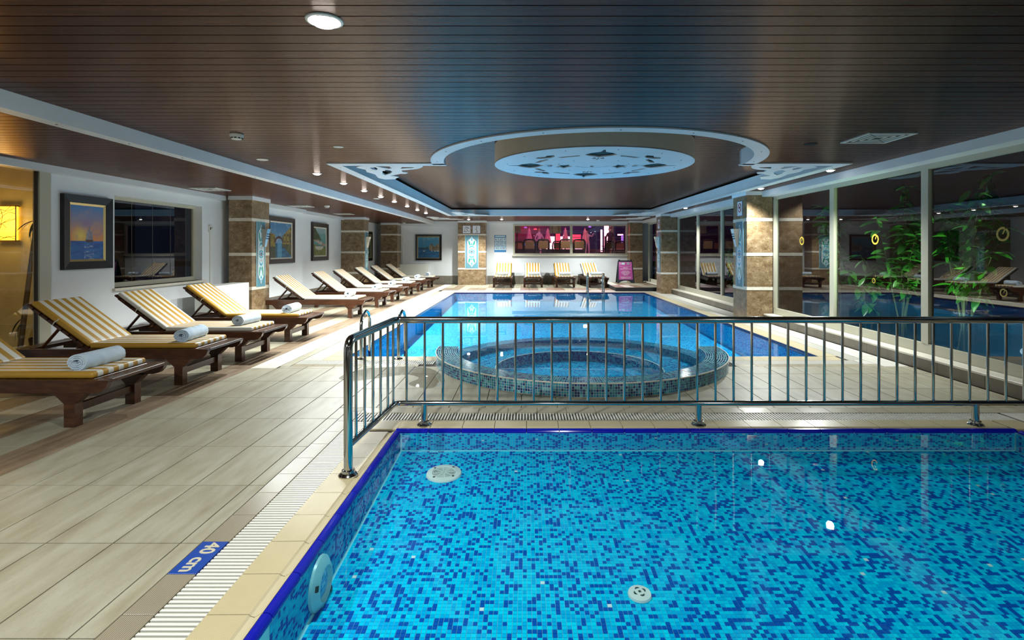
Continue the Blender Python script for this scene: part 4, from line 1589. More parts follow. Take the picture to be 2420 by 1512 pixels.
def painting(label, loc, rz, w, h, fn, fw, fmat, nx=56, nz=56):
    t = thing('framed_painting', label, 'painting', loc, rz)
    iw, ih = w - 2 * fw, h - 2 * fw
    v, f, cols = [], [], []
    for j in range(nz + 1):
        for i in range(nx + 1):
            v.append((-iw / 2 + iw * i / nx, -0.020, -ih / 2 + ih * j / nz))
            cols.append(tuple(0.8 * x ** 1.25 for x in fn(i / nx, j / nz)))
    for j in range(nz):
        for i in range(nx):
            a = j * (nx + 1) + i
            f.append((a, a + 1, a + nx + 2, a + nx + 1))
    me = bpy.data.meshes.new('canvas')
    me.from_pydata(v, [], f)
    ca = me.color_attributes.new('paint', 'FLOAT_COLOR', 'POINT')
    ca.data.foreach_set('color', [x for c in cols for x in (c[0], c[1], c[2], 1.0)])
    me.materials.append(M['oil_paint'])
    put('canvas', me, t)

    def mould(name, o, i, y0, y1, mat):
        """rectangular ring frame with sloped face"""
        for (ax, az, bx, bz) in ((-1, -1, 1, -1), (1, -1, 1, 1), (1, 1, -1, 1), (-1, 1, -1, -1)):
            wo, ho, wi, hi = w / 2 - o, h / 2 - o, w / 2 - i, h / 2 - i
            q = [(ax * wo, 0, az * ho), (bx * wo, 0, bz * ho), (bx * wo, y0, bz * ho), (ax * wo, y0, az * ho),
                 (ax * wi, y1, az * hi), (bx * wi, y1, bz * hi), (bx * wi, 0, bz * hi), (ax * wi, 0, az * hi)]
            MB().add(q, [(0, 1, 2, 3), (3, 2, 5, 4), (4, 5, 6, 7), (0, 3, 4, 7), (1, 6, 5, 2), (0, 7, 6, 1)]).build(name, M[mat], t)
    mould('frame_bar', 0.0, fw * 0.80, -0.055, -0.038, fmat)
    mould('inner_moulding', fw * 0.80, fw * 1.02, -0.034, -0.022, 'gilt' if fmat == 'black_frame' else 'canvas_edge')
    return t


painting('black-framed painting of a sailing ship at sunset beside the dark window', (-5.80, 6.92, 1.595), PI / 2, 0.77, 0.955, p_ship, 0.125, 'black_frame', 70, 86)
painting('dark-framed painting of a canal with a bridge, right of first column', (-5.73, 12.24, 1.583), PI / 2, 1.32, 1.07, p_canal, 0.13, 'brown_frame', 60, 70)
painting('dark-framed painting of a beached rowing boat on the left wall', (-5.86, 14.865, 1.585), PI / 2, 1.15, 1.05, p_boats, 0.14, 'brown_frame', 60, 60)
painting('dark green painting mostly hidden behind the second left column', (-5.86, 19.22, 1.49), PI / 2, 1.28, 1.08, p_dark, 0.13, 'black_frame', 24, 24)
painting('blue harbour painting in black frame on the far wall', (-3.865, 20.80, 1.447), 0, 1.03, 1.015, p_port, 0.095, 'black_frame', 60, 60)


# ================================================================== LOUNGERS
def rbox(x0, x1, y0, y1, z0, z1, r, mat, seg=3):
    bm = bmesh.new()
    bmesh.ops.create_cube(bm, size=1.0)
    for v in bm.verts:
        v.co = Vector(((x0 + x1) / 2 + v.co.x * (x1 - x0), (y0 + y1) / 2 + v.co.y * (y1 - y0), (z0 + z1) / 2 + v.co.z * (z1 - z0)))
    bmesh.ops.bevel(bm, geom=bm.edges[:], offset=r, segments=seg, profile=0.5, affect='EDGES')
    me = bpy.data.meshes.new('rounded')
    bm.to_mesh(me)
    bm.free()
    me.materials.append(mat)
    me.polygons.foreach_set('use_smooth', [True] * len(me.polygons))
    me.set_sharp_from_angle(angle=math.radians(50))
    return me


def make_lounger(sm='stripes'):
    t = thing('sun_lounger', 'lounger', 'sun lounger')
    wd = M['lounger_wood']
    RT = 0.362
    prof = [(-1.0, RT - 0.10), (0.90, RT - 0.10), (0.95, RT - 0.088), (0.985, RT - 0.055), (1.0, RT - 0.02), (1.0, RT), (-1.0, RT)]
    for s in (-1, 1):
        v = [(x, s * 0.34, z) for x, z in prof] + [(x, s * 0.295, z) for x, z in prof]
        n = len(prof)
        MB().add(v, [tuple(range(n)), tuple(range(2 * n - 1, n - 1, -1))] + [(i, (i + 1) % n, n + (i + 1) % n, n + i) for i in range(n)]).build('side_rail', wd, t)
        for x in (0.71, -0.72):
            lp = [(-0.042, 0.0), (0.042, 0.0), (0.042, RT - 0.18), (0.125, RT - 0.10), (-0.125, RT - 0.10), (-0.042, RT - 0.18)]
            v = [(x + a, s * 0.348, z) for a, z in lp] + [(x + a, s * 0.272, z) for a, z in lp]
            m = len(lp)
            MB().add(v, [tuple(range(m)), tuple(range(2 * m - 1, m - 1, -1))] + [(i, (i + 1) % m, m + (i + 1) % m, m + i) for i in range(m)]).build('leg', wd, t)
    for x in (0.71, -0.72):
        MB().box(x - 0.018, x + 0.018, -0.272, 0.272, 0.105, 0.165).build('stretcher', wd, t)
    for k in range(16):
        x = 0.968 - 0.0765 * k
        MB().bbox(x - 0.034, x + 0.034, -0.296, 0.296, RT - 0.022, RT + (0.003 if k == 0 else -0.002), 0.003).build('slat', wd, t)
    for x in (-0.965, -0.885):
        MB().bbox(x - 0.034, x + 0.034, -0.296, 0.296, RT - 0.022, RT - 0.002, 0.003).build('slat', wd, t)
    put('seat_mattress', rbox(-0.235, 0.845, -0.29, 0.29, RT - 0.001, RT + 0.052, 0.020, M[sm]), t)
    # raised back: hinge and slope
    a = math.radians(36.5)
    hx, hz = -0.245, RT + 0.010
    L = 0.735
    R = Matrix.Translation((hx, 0, hz)) @ Matrix.Rotation(a, 4, 'Y') @ Matrix.Scale(-1, 4, (1, 0, 0))
    R = Matrix.Translation((hx, 0, hz)) @ Matrix.Rotation(a, 4, 'Y')
    back = put('back_mattress', rbox(-L, 0.0, -0.29, 0.29, 0.0, 0.052, 0.020, M[sm]), t)
    back.matrix_local = R
    for s in (-1, 1):
        o = MB().box(-L + 0.02, 0.0, s * 0.235 - 0.02, s * 0.235 + 0.02, -0.055, -0.022).build('back_stile', wd, t)
        o.matrix_local = R
    for k in range(8):
        x = -L - 0.012 + 0.09 * k
        o = MB().box(x, x + 0.066, -0.300, 0.300, -0.022, -0.002).build('back_slat', wd, t)
        o.matrix_local = R
    top = R @ Vector((-0.40, 0, -0.04))
    for s in (-1, 1):
        MB().tube([(top.x, s * 0.20, top.z), (-0.80, s * 0.20, RT - 0.02)], 0.017, 4).build('prop', wd, t)
    MB().box(-0.84, -0.80, -0.29, 0.29, RT - 0.03, RT + 0.005).build('prop_bar', wd, t)
    b = R @ Vector((-0.42, -0.305, 0.01))
    MB().tube([(b.x - 0.02, -0.298, b.z - 0.03), (b.x, -0.306, b.z + 0.0), (b.x + 0.03, -0.300, b.z + 0.02), (b.x + 0.04, -0.294, b.z + 0.035)], 0.006, 5).build('tie_strap', M['canvas_edge'], t)
    return t


def make_towel():
    """a rolled towel: one spiral sheet along local y"""
    t = thing('rolled_towel', 'towel', 'towel')
    turns, n, r0, r1 = 3.4, 90, 0.010, 0.066
    th = 0.0125
    L = 0.205
    m = MB()
    rg = random.Random(2)
    for i in range(n + 1):
        f = i / n
        a = -f * turns * 2 * PI + 0.8
        r = r0 + (r1 - r0) * f
        j = 0.010 * math.sin(f * 23) + 0.004 * rg.uniform(-1, 1)
        for rr, yo in ((r, -L + j), (r + th, -L + j), (r + th, L - j), (r, L - j)):
            fl = 0.90
            m.v.append((rr * math.cos(a) * 1.04, yo, rr * math.sin(a) * fl))
    for i in range(n):
        b, e = i * 4, i * 4 + 4
        for k in range(4):
            q = (k + 1) % 4
            m.f.append((b + k, b + q, e + q, e + k))
            m.m.append(0)
    m.f += [(3, 2, 1, 0), (n * 4, n * 4 + 1, n * 4 + 2, n * 4 + 3)]
    m.m += [0, 0]
    m.build('cloth', M['towel'], t, smooth=True)
    return t


lg, tw = make_lounger(), make_towel()
lgb = make_lounger('stripes_b')
rows = [4.40, 5.66, 6.79, 8.12, 10.84, 12.73, 14.08, 15.80, 17.40, 19.10]
LX = -4.235
for i, yc in enumerate(rows):
    o = lg if i == 0 else (lgb if i == 2 else copy_tree(lg if i in (1, 3) else lgb))
    o.location = (LX + (0.0, 0.0, 0.0, -0.02, 0.0, 0.0, 0.01, 0.0, 0.0, 0.03)[i], yc, 0)
    o.rotation_euler = (0, 0, math.radians((0, 0.5, -0.5, 0.6, 0, -0.6, 0.4, 0, 0.5, 0)[i]))
    o['label'] = ('striped wooden sun lounger nearest the camera, cut by the left frame edge' if i == 0 else
                  'striped wooden sun lounger, %s from the camera in the left row' % ORD[i] if i < 9 else 'striped wooden sun lounger, last of the left row at the far corner')
    o['group'] = 'sun loungers in the left row'
    w = tw if i == 0 else copy_tree(tw)
    w.location = (LX + (0.665, 0.63, 0.61, 0.62, 0.60, 0.62, 0.64, 0.62, 0.62, 0.64)[i], yc + (-0.02, 0.0, 0.03, -0.02, 0.0, 0.02, 0, -0.02, 0.01, 0)[i], 0.476)
    w.rotation_euler = (0, 0, math.radians((-2, 5, -4, 3, 6, 0, 4, -3, 3, 5)[i]))
    w['label'] = 'rolled pale blue towel on the %s lounger of the left row' % (ORD[i] if i < 9 else 'last')
    w['group'] = 'rolled towels on the left row'
far = [(-0.86, 0, 'leftmost of four loungers against the far wall'), (0.245, 0, 'second from left of four loungers at the far wall'),
       (1.38, 2, 'third from left of four loungers at the far wall'), (2.49, 7, 'rightmost far wall lounger standing behind the pool ladder')]
for i, (x, rot, lb) in enumerate(far):
    o = copy_tree((lg, lgb)[i % 2])
    o.location = (x, 19.68, 0)
    o.rotation_euler = (0, 0, -PI / 2 + math.radians(rot))
    o['label'] = 'striped wooden sun lounger, ' + lb
    o['group'] = 'sun loungers at the far wall'
    w = copy_tree(tw)
    w.location = (x + (-0.02, 0.03, 0.05, 0.09)[i], 19.42, 0.476)
    w.rotation_euler = (0, 0, -PI / 2)
    w['label'] = 'rolled pale blue towel on the %s lounger at the far wall' % ('leftmost', 'second', 'third', 'rightmost')[i]
    w['group'] = 'rolled towels at the far wall'


# ================================================================== RAILING
def bend(p0, p1, p2, r, n=6):
    a, b, c = Vector(p0), Vector(p1), Vector(p2)
    u, w = (a - b).normalized(), (c - b).normalized()
    s, e = b + u * r, b + w * r
    out = []
    for i in range(n + 1):
        q = i / n
        out.append(s.lerp(b, q).lerp(b.lerp(e, q), q))
    return out


rl = thing('safety_railing', 'chrome safety railing with thin balusters round the shallow pool corner', 'railing', (1.5, 4.12, 0))
RL = Vector((1.5, 4.12, 0))
ch = M['chrome']
top = 0.822
P0, P1, P2, P3 = (-1.085, 3.20, 0.0), (-1.085, 3.20, top), (-1.03, 4.12, top), (4.45, 4.12, top)
path = [P0, (-1.085, 3.20, 0.3), (-1.085, 3.2, 0.6)] + bend(P0, P1, P2, 0.07) + bend(P1, P2, P3, 0.05) + [(1.0, 4.12, top), P3]
under(MB().tube(path, 0.0265, 20).build('top_rail', ch, smooth=True), rl, RL)
zb_ = 0.168
path = [(-1.085, 3.21, zb_ + 0.01)] + bend((-1.085, 3.21, zb_), (-1.03, 4.12, zb_), (4.45, 4.12, zb_), 0.05) + [(1.0, 4.12, zb_), (4.45, 4.12, zb_)]
under(MB().tube(path, 0.022, 16).build('bottom_rail', ch, smooth=True), rl, RL)
bal = MB().tube([(0, 0, zb_), (0, 0, top)], 0.0098, 10).mesh('baluster', ch, True)
for k in range(-1, 37):
    put('baluster', bal, rl, Vector((-0.797 + 0.1424 * k, 4.12, 0)) - RL)
for y in (3.325, 3.475, 3.63, 3.785, 3.945, 4.075):
    put('baluster', bal, rl, Vector((-1.085 + 0.055 * (y - 3.2) / 0.92, y, 0)) - RL)
flange = MB().lathe([(0.058, 0.0), (0.058, 0.006), (0.050, 0.014), (0.040, 0.020), (0.038, 0.034), (0.030, 0.036)], 24).mesh('flange', ch, True)
put('flange', flange, rl, Vector((-1.085, 3.20, 0.0)) - RL)
sp = MB().tube([(0, 0, 0.0), (0, 0, zb_)], 0.0265, 16).mesh('support_post', ch, True)
for x in (-0.80, 1.35, 3.52):
    put('support_post', sp, rl, Vector((x, 4.12, 0)) - RL)
    put('flange', flange, rl, Vector((x, 4.12, 0)) - RL)


# ---- ladders
def ladder(label, loc, rz, gap, h=0.58, reach=0.36):
    t = thing('pool_ladder', label, 'ladder', loc, rz)
    for s in (-1, 1):
        x = s * gap / 2
        pts = [(x, 0, 0), (x, 0, h - reach / 2)]
        for i in range(1, 12):
            a = PI * i / 12
            pts.append((x, reach / 2 - reach / 2 * math.cos(a), h - reach / 2 + reach / 2 * math.sin(a)))
        pts += [(x, reach, h - reach / 2), (x, reach, 0.0), (x, reach, -0.25)]
        MB().tube(pts, 0.0205, 14).build('handrail', ch, t, smooth=True)
        MB().lathe([(0.055, 0), (0.05, 0.008), (0.026, 0.016)], 20, (x, 0, 0)).build('flange', ch, t, smooth=True)
    for z in (-0.10, -0.22):
        MB().box(-gap / 2, gap / 2, reach - 0.04, reach + 0.04, z - 0.01, z + 0.01).build('step', M['steel'], t)
    return t


ladder('chrome pool ladder left of the round tub behind the railing', (-1.84, 6.60, 0), 0, 0.47)
ladder('chrome pool ladder at the far end of the large pool', (2.2, 16.93, 0), PI, 0.50, 0.62)

# ================================================================== CEILING MEDALLION
md = thing('ceiling_medallion', 'round pale ceiling medallion with cut-out ornament', 'ceiling ornament', (0.85, 6.76, 2.45))
DR = 1.255


def rot2(pts, a):
    c, s = math.cos(a), math.sin(a)
    return [(x * c - y * s, x * s + y * c) for x, y in pts]


holes = []
tul = [(0.62, 0), (0.66, 0.03), (0.72, 0.10), (0.80, 0.13), (0.90, 0.08), (0.96, 0.02), (1.08, 0.008), (1.08, -0.008), (0.96, -0.02), (0.90, -0.08), (0.80, -0.13), (0.72, -0.10), (0.66, -0.03)]
bud = [(0.52, 0.015), (0.63, 0.055), (0.52, 0.075)]
slim = [(0.50, -0.012), (0.58, -0.014), (0.58, 0.014), (0.50, 0.012)]
scr = [(0.70, 0.0), (0.74, 0.07), (0.80, 0.10), (0.84, 0.05), (0.80, 0.0), (0.84, -0.05), (0.80, -0.10), (0.74, -0.07)]
arcp = [(0.78 * math.cos(a), 0.78 * math.sin(a)) for a in [0.30 + 0.38 * i / 8 for i in range(9)]] + [(0.72 * math.cos(a), 0.72 * math.sin(a)) for a in [0.64 - 0.30 * i / 8 for i in range(9)]]
tul = [(x, y * 1.42) for x, y in tul]
scr = [(x * 1.0 + 0.10, y * 1.5) for x, y in scr]
for q in range(4):
    a = q * PI / 2
    holes.append(rot2(tul, a))
    holes.append(rot2(bud, a))
    holes.append(rot2([(x, -y) for x, y in bud][::-1], a))
    holes.append(rot2(slim, a))
    holes.append(rot2(scr, a + PI / 4))
    holes.append(rot2(arcp, a))
    holes.append(rot2([(x, -y) for x, y in arcp][::-1], a))
fl_ = [(1.0 * x_ + 0.05, 1.3 * y_ + 0.0) for x_, y_ in [(0.20, 0.05), (0.26, 0.09), (0.30, 0.17), (0.35, 0.10), (0.42, 0.08), (0.36, 0.03), (0.40, -0.03), (0.32, -0.02), (0.26, -0.06), (0.25, 0.0)]]
for sx in (1, -1):
    p = [(sx * x, y) for x, y in fl_]
    holes.append(p if sx > 0 else p[::-1])
arc2 = [(0.24 * math.cos(a), -0.06 + 0.22 * math.sin(a)) for a in [0.35 + 2.44 * i / 14 for i in range(15)]] + [(0.225 * math.cos(a), -0.06 + 0.205 * math.sin(a)) for a in [2.79 - 2.44 * i / 14 for i in range(15)]]
holes.append(arc2)
holes.append([(-0.045, 0.0), (0.045, 0.0), (0.02, 0.02), (0.02, 0.08), (0.045, 0.10), (-0.045, 0.10), (-0.02, 0.08), (-0.02, 0.02)])
MB().prism_holes(circ(0, 0, DR, 96), holes, 0.0, 0.016).build('fretted_plate', M['white_paint'], md)
MB().prism(circ(0, 0, DR - 0.02, 64), 0.022, 0.03).build('backing', M['ivory_shadow'], md)
mottled('medallion_side', [(0.3, (0.66, 0.54, 0.40)), (0.7, (0.74, 0.61, 0.46))], 2.0, rough=0.6)
MB().arcwall(0, 0, DR - 0.015, DR, 0, 2 * PI, 0.002, 0.245, 96).build('side_band', M['medallion_side'], md, smooth=True)
for i in range(12):
    a = 2 * PI * i / 12 + 0.13
    put('screw', sc_me, md, (1.10 * math.cos(a), 1.10 * math.sin(a), 0))
for i in range(10):
    a = 2 * PI * i / 10 + 0.3
    put('screw', sc_me, md, (0.46 * math.cos(a), 0.46 * math.sin(a), 0))

# fretwork corner panels
FO = [(-2.067, 6.822), (-1.816, 6.83), (-1.553, 6.834), (-1.344, 6.842), (-1.379, 6.968), (-1.456, 7.098), (-1.564, 7.187), (-1.726, 7.256), (-1.745, 7.397), (-1.685, 7.446), (-1.694, 7.519), (-1.748, 7.594), (-1.808, 7.569), (-1.891, 7.671), (-2.015, 7.776), (-1.968, 7.829), (-1.928, 7.911), (-1.933, 7.966), (-1.993, 8.05), (-2.037, 8.166), (-2.2, 8.19), (-2.26, 8.022), (-2.20, 7.645), (-2.25, 7.397), (-2.20, 7.20), (-2.27, 7.0), (-2.2, 6.9)]
FH = [[(-1.969, 6.871), (-1.785, 6.913), (-1.812, 6.968), (-1.801, 7.054), (-1.856, 7.111), (-1.928, 6.998)],
      [(-1.647, 6.951), (-1.48, 6.969), (-1.54, 7.046), (-1.701, 7.10)],
      [(-2.008, 7.303), (-1.963, 7.303), (-1.938, 7.21), (-1.88, 7.256), (-1.885, 7.397), (-1.961, 7.569), (-2.083, 7.723), (-2.071, 7.544), (-2.037, 7.446)],
      [(-2.09, 7.011), (-2.006, 6.989), (-2.009, 7.12), (-2.062, 7.233), (-2.098, 7.12)]]
RX, RY = -2.41, 6.84


def fret(label, x, y, sx, sy, z=ZC - 0.012, k=1.0):
    f = lambda l: [((p[0] - RX) * sx * k, (p[1] - RY) * sy * k) for p in l]
    o = MB().prism_holes(f(FO), [f(h) for h in FH], 0, 0.012).build('fretwork_panel', M['white_paint'], None, loc=(x, y, z))
    tag(o, label, 'ceiling ornament', 'white fretwork panels on the ceiling')
    return o


fret('white fretwork panel in the near left corner of the ceiling recess', -2.41, 6.84, 1, 1)
fret('white fretwork panel in the near right corner of the ceiling recess', 4.01, 6.84, -1, 1)
fret('white fretwork panel in the far left corner of the ceiling recess', -2.41, 17.0, 1, -1, k=1.15)
fret('white fretwork panel in the far right corner of the ceiling recess', 4.01, 17.0, -1, -1, k=1.15)
fret('white fretwork panel on the ceiling by the far left painting', -3.58, 19.3, 1, -1, k=1.2)
fret('white fretwork panel on the ceiling above the pink board', 4.40, 19.3, -1, -1, k=1.2)

# ================================================================== DOWNLIGHTS
plain('lamp_glow', (1, 1, 1), 0.5, emit=(1.0, 0.985, 0.95), estr=14.0)
dl_ring = MB().lathe([(0.045, 0.0), (0.058, -0.006), (0.066, -0.004), (0.068, 0.0)], 24).mesh('trim_ring', M['plastic_white'], True)
dl_lamp = MB().lathe([(0.044, -0.002), (0.046, -0.008), (0.036, -0.018), (0.014, -0.022)], 20).mesh('lamp', M['lamp_glow'], True)
dl_off = MB().lathe([(0.044, -0.003), (0.036, -0.006), (0.015, -0.007)], 20).mesh('lamp', M['plastic_white'], True)


def downlight(x, y, label, z=ZC, lit=True, power=None, group='ceiling downlights', scale=1.0, angle=150, tilt_=(0, 0, 0)):
    t = thing('downlight', label, 'ceiling light', (x, y, z - 0.001), 0, group)
    r = put('trim_ring', dl_ring, t)
    l = put('lamp', dl_lamp if lit else dl_off, t)
    r.scale = l.scale = (scale,) * 3
    if lit:
        spot_light('downlight_beam', (0, 0, -0.05), power or SPOT_W, LAMP_COL, angle, 0.7, rot=tilt_, parent=t, radius=0.045)
    return t


for i, y in enumerate([7.63, 8.74, 9.85, 10.97, 12.1, 13.4, 14.65, 15.9]):
    downlight(-3.04, y, '%s lit downlight from the camera in the row left of the recess' % ORD[i], power=SPOT_W * 1.65, tilt_=(0, math.radians(-7), 0))
downlight(-0.97, 2.525, 'large glaring downlight in the near ceiling at top', scale=1.3, power=SPOT_W * 0.85)
for i, y in enumerate([7.3, 9.46, 13.94]):
    downlight(4.22, y, ('lit downlight above the nearest right windows', 'lit downlight in front of the bright right column', 'lit downlight above the farther right windows')[i], power=SPOT_W * 1.55, tilt_=(0, math.radians(20), 0))
for i, x in enumerate([-2.12, -0.91, 2.26]):
    downlight(x, 19.3, ('lit downlight in front of the far wall column', 'lit downlight left of the far window', 'lit downlight over the far window')[i], power=SPOT_W * 2.0, tilt_=(math.radians(-12), 0, 0))
for x, y, w_, p_ in ((-2.6, 0.4, 'left', 1.35), (0.6, -0.6, 'middle', 0.65), (2.9, 0.6, 'right', 0.75)):  # unseen lamps added to brighten the foreground
    downlight(x, y, 'added unseen downlight in the ceiling behind the camera, %s one' % w_, group='added downlights behind the camera', power=SPOT_W * p_, tilt_=(math.radians(25), math.radians(14), 0) if x < -2 else (0, 0, 0))
downlight(-3.235, 6.44, 'unlit white downlight between beam and recess, near left', lit=False)
downlight(-2.02, 5.645, 'small unlit downlight in front of the recess frame', lit=False, scale=0.8)
downlight(-3.25, 11.4, 'unlit downlight beside the lit row near the beam', lit=False)
tag(MB().lathe([(0.07, 0.0), (0.062, -0.004)], 20).build('ceiling_hole_disc', M['void_black'], None, loc=(2.97, 5.49, ZC - 0.0005)), 'black disc standing for the dark round hole in the ceiling at right', 'ceiling hole')  # flat black disc stands in for the hole's darkness


def detector(x, y, z, label):
    t = thing('smoke_detector', label, 'smoke detector', (x, y, z))
    MB().lathe([(0.062, 0.0), (0.062, -0.012), (0.056, -0.030), (0.045, -0.046), (0.012, -0.050)], 24).build('body', M['plastic_white'], t, smooth=True)
    for i in range(10):
        a = 2 * PI * i / 10
        o = MB().box(-0.010, 0.010, -0.002, 0.002, -0.042, -0.031).build('vent_slot', M['frame_dark'], t, loc=(0.0535 * math.cos(a), 0.0535 * math.sin(a), 0), rot=(0, 0, a + PI / 2))


detector(-2.78, 5.04, ZC, 'white smoke detector on the ceiling right of the step beam')
detector(-4.63, 12.2, ZL, 'white smoke detector on the low ceiling above the loungers')
detector(-4.64, 19.9, ZL, 'white smoke detector on the low ceiling at the far corner')
detector(2.7, 19.8, ZC, 'white dome fitting on the ceiling over the far window')


def vent(x, y, z, label, w=0.46):
    t = thing('ceiling_vent', label, 'air vent', (x, y, z))
    h = w / 2
    MB().box(-h, h, -h, h, -0.004, -0.002).build('backing', M['frame_dark'], t)
    for b in ((-h, h, -h, -h + 0.03), (-h, h, h - 0.03, h), (-h, -h + 0.03, -h + 0.03, h - 0.03), (h - 0.03, h, -h + 0.03, h - 0.03)):
        MB().box(b[0], b[1], b[2], b[3], -0.012, 0).build('frame_bar', M['plastic_white'], t)
    for k in range(1, 4):
        q = h - 0.03 - 0.05 * k
        for a in range(4):
            o = MB().box(-q, q, q - 0.004, q + 0.020, -0.010, -0.006).build('louvre', M['plastic_white'], t, rot=(0, 0, a * PI / 2))


vent(3.46, 5.18, ZC, 'square white air diffuser in the ceiling at right')
vent(-5.3, 8.8, ZL, 'air diffuser in the low ceiling above the dark window')
vent(-5.28, 12.3, ZL, 'air diffuser in the low ceiling above the canal painting')
vent(-5.2, 15.0, ZL, 'air diffuser in the low ceiling above the boat painting')

# ================================================================== SHALLOW POOL FITTINGS
def grille_disc(name, label, cat, loc, R, kind):
    t = thing(name, label, cat, loc)
    t.rotation_euler = (tilt, 0, 0)
    if kind == 'grille':
        MB().lathe([(R, 0.0), (R * 0.96, 0.010), (R * 0.66, 0.016), (R * 0.64, 0.013), (R * 0.60, 0.004)], 40).build('rim', M['plastic_white'], t, smooth=True)
        MB().prism(circ(0, 0, R * 0.63, 32), 0.005, 0.008).build('dark_backing', M['ivory_shadow'], t)
        for k in range(6):
            r1 = R * (0.60 - 0.085 * k)
            MB().arcwall(0, 0, r1 - R * 0.035, r1, 0, 2 * PI, 0.006, 0.014, 32).build('grille_ring', M['plastic_white'], t)
        for k in range(4):
            MB().box(-R * 0.62, R * 0.62, -0.004, 0.004, 0.006, 0.0145).build('spoke', M['plastic_white'], t, rot=(0, 0, k * PI / 4 + 0.2))
        for k in range(4):
            a = k * PI / 2 + 0.9
            put('screw', sc_me, t, (R * 0.74 * math.cos(a), R * 0.74 * math.sin(a), 0.016))
    else:
        MB().lathe([(R, 0.0), (R * 0.95, 0.010), (R * 0.7, 0.014), (R * 0.3, 0.016)], 32).build('cap', M['plastic_white'], t, smooth=True)
        for k in range(4):
            a = k * PI / 2 + 0.4
            pts = rot2([(0.38 * R, -0.22 * R), (0.52 * R, -0.12 * R), (0.56 * R, 0), (0.52 * R, 0.12 * R), (0.38 * R, 0.22 * R), (0.42 * R, 0)], a)
            MB().prism(pts, 0.014, 0.0175).build('slot', M['ivory_shadow'], t)
        MB().prism(rot2([(-0.10 * R, -0.10 * R), (0.10 * R, -0.10 * R), (0.10 * R, 0.10 * R), (-0.10 * R, 0.10 * R)], 0.4), 0.015, 0.018).build('slot', M['ivory_shadow'], t)
    return t


grille_disc('suction_grille', 'round white grille on the mosaic floor at the far left corner', 'pool fitting', (-0.568, 3.62, kz(3.62) + 0.001), 0.122, 'grille')
grille_disc('inlet_cap', 'small round white cap with slots on the mosaic floor', 'pool fitting', (0.53, 2.46, kz(2.46) + 0.001), 0.055, 'cap')
plain('lamp_glow_water', (1, 1, 1), 0.5, emit=(0.75, 0.95, 1.0), estr=8.0)
t = thing('pool_lamp', 'round underwater lamp with broad ring on the left pool wall', 'pool lamp', (KX0 + 0.002, 2.41, -0.155))
t.rotation_euler = (0, PI / 2, 0)
MB().lathe([(0.118, 0.0), (0.116, 0.012), (0.085, 0.034), (0.074, 0.036), (0.072, 0.030), (0.064, 0.018)], 48).build('ring', M['plastic_teal'], t, smooth=True)
mosaic('lens_glass', [(0.0, (0.05, 0.42, 0.66)), (0.5, (0.03, 0.28, 0.52)), (0.8, (0.25, 0.62, 0.78))], (0.35, 0.68, 0.78), 0.016, (1, 2), rough=0.08)
MB().lathe([(0.066, 0.016), (0.05, 0.024), (0.02, 0.028)], 32).build('lens', M['lens_glass'], t, smooth=True)
for k in range(3):
    MB().box(0.088 + 0.006 * k, 0.0905 + 0.006 * k, -0.012, 0.012, 0.024, 0.034).build('vent_slit', M['ivory_shadow'], t, rot=(0, 0, PI * 0.25))
    MB().box(0.088 + 0.006 * k, 0.0905 + 0.006 * k, -0.012, 0.012, 0.024, 0.034).build('vent_slit', M['ivory_shadow'], t, rot=(0, 0, -PI * 0.6))

# unseen lamps added under water behind the tub wall to brighten the large pool
for k, (deg, pw) in enumerate(((150, 8.0), (120, 24.0), (90, 28.0), (60, 24.0), (30, 5.0))):
    a = math.radians(deg)
    t = thing('pool_lamp', 'added underwater lamp on the unseen pool side of the round tub, %s from the left' % ORD[k], 'pool lamp', (TCX + (TRO + 0.004) * math.cos(a), TCY + (TRO + 0.004) * math.sin(a), -0.16), a, 'added underwater lamps round the tub')
    o = MB().lathe([(0.10, 0.0), (0.098, 0.010), (0.075, 0.022), (0.06, 0.018)], 32).build('ring', M['plastic_teal'], t, smooth=True, rot=(0, PI / 2, 0))
    o = MB().lathe([(0.06, 0.012), (0.045, 0.018), (0.02, 0.020)], 24).build('lens', M['lamp_glow_water'], t, smooth=True, rot=(0, PI / 2, 0))
    spot_light('added_pool_beam', (0.05, 0, 0.06), pw, (0.75, 0.95, 1.0), 165, 0.5, rot=(0, math.radians(-84), 0), parent=t, radius=0.05)

# ================================================================== HEATERS AND SWITCHES
t = thing('heater_cabinet', 'white heater cabinet in front of the column behind the fourth lounger', 'heater', (-5.36, 9.3, 0))
MB().bbox(-0.15, 0.15, -0.57, 0.57, 0.08, 0.755, 0.006).build('body', M['heater_white'], t)
MB().box(-0.13, 0.13, -0.54, 0.54, 0.0, 0.08).build('plinth', M['frame_dark'], t)
MB().box(0.15, 0.158, -0.55, 0.55, 0.11, 0.735).build('front_panel', M['heater_white'], t)
t = thing('heater_cabinet', 'pale heater cabinet on the far wall under the thin cable duct', 'heater', (-4.46, 20.70, 0))
MB().bbox(-0.60, 0.52, -0.08, 0.07, 0.31, 0.79, 0.006).build('body', M['heater_white'], t)
MB().box(0.52, 0.60, -0.07, 0.07, 0.31, 0.78).build('end_panel', M['heater_white'], t)
t = thing('switch_box', 'small wall switch with cable duct right of the dark window', 'switch', (-5.80, 9.62, 1.75))
MB().box(0, 0.03, -0.045, 0.045, -0.06, 0.06).build('box', M['plastic_white'], t)
MB().box(0.03, 0.033, -0.03, -0.008, -0.02, 0.03).build('button', M['frame_dark'], t)
MB().lathe([(0.014, 0), (0.012, 0.006)], 12).build('dial', M['steel'], t, loc=(0.03, 0.022, 0.02), rot=(0, PI / 2, 0))
MB().box(0, 0.018, -0.012, 0.012, -1.0, -0.06).build('cable_duct', M['plastic_white'], t)
t = thing('switch_box', 'small wall switch with cable duct left of the harbour painting', 'switch', (-4.90, 20.80, 1.76))
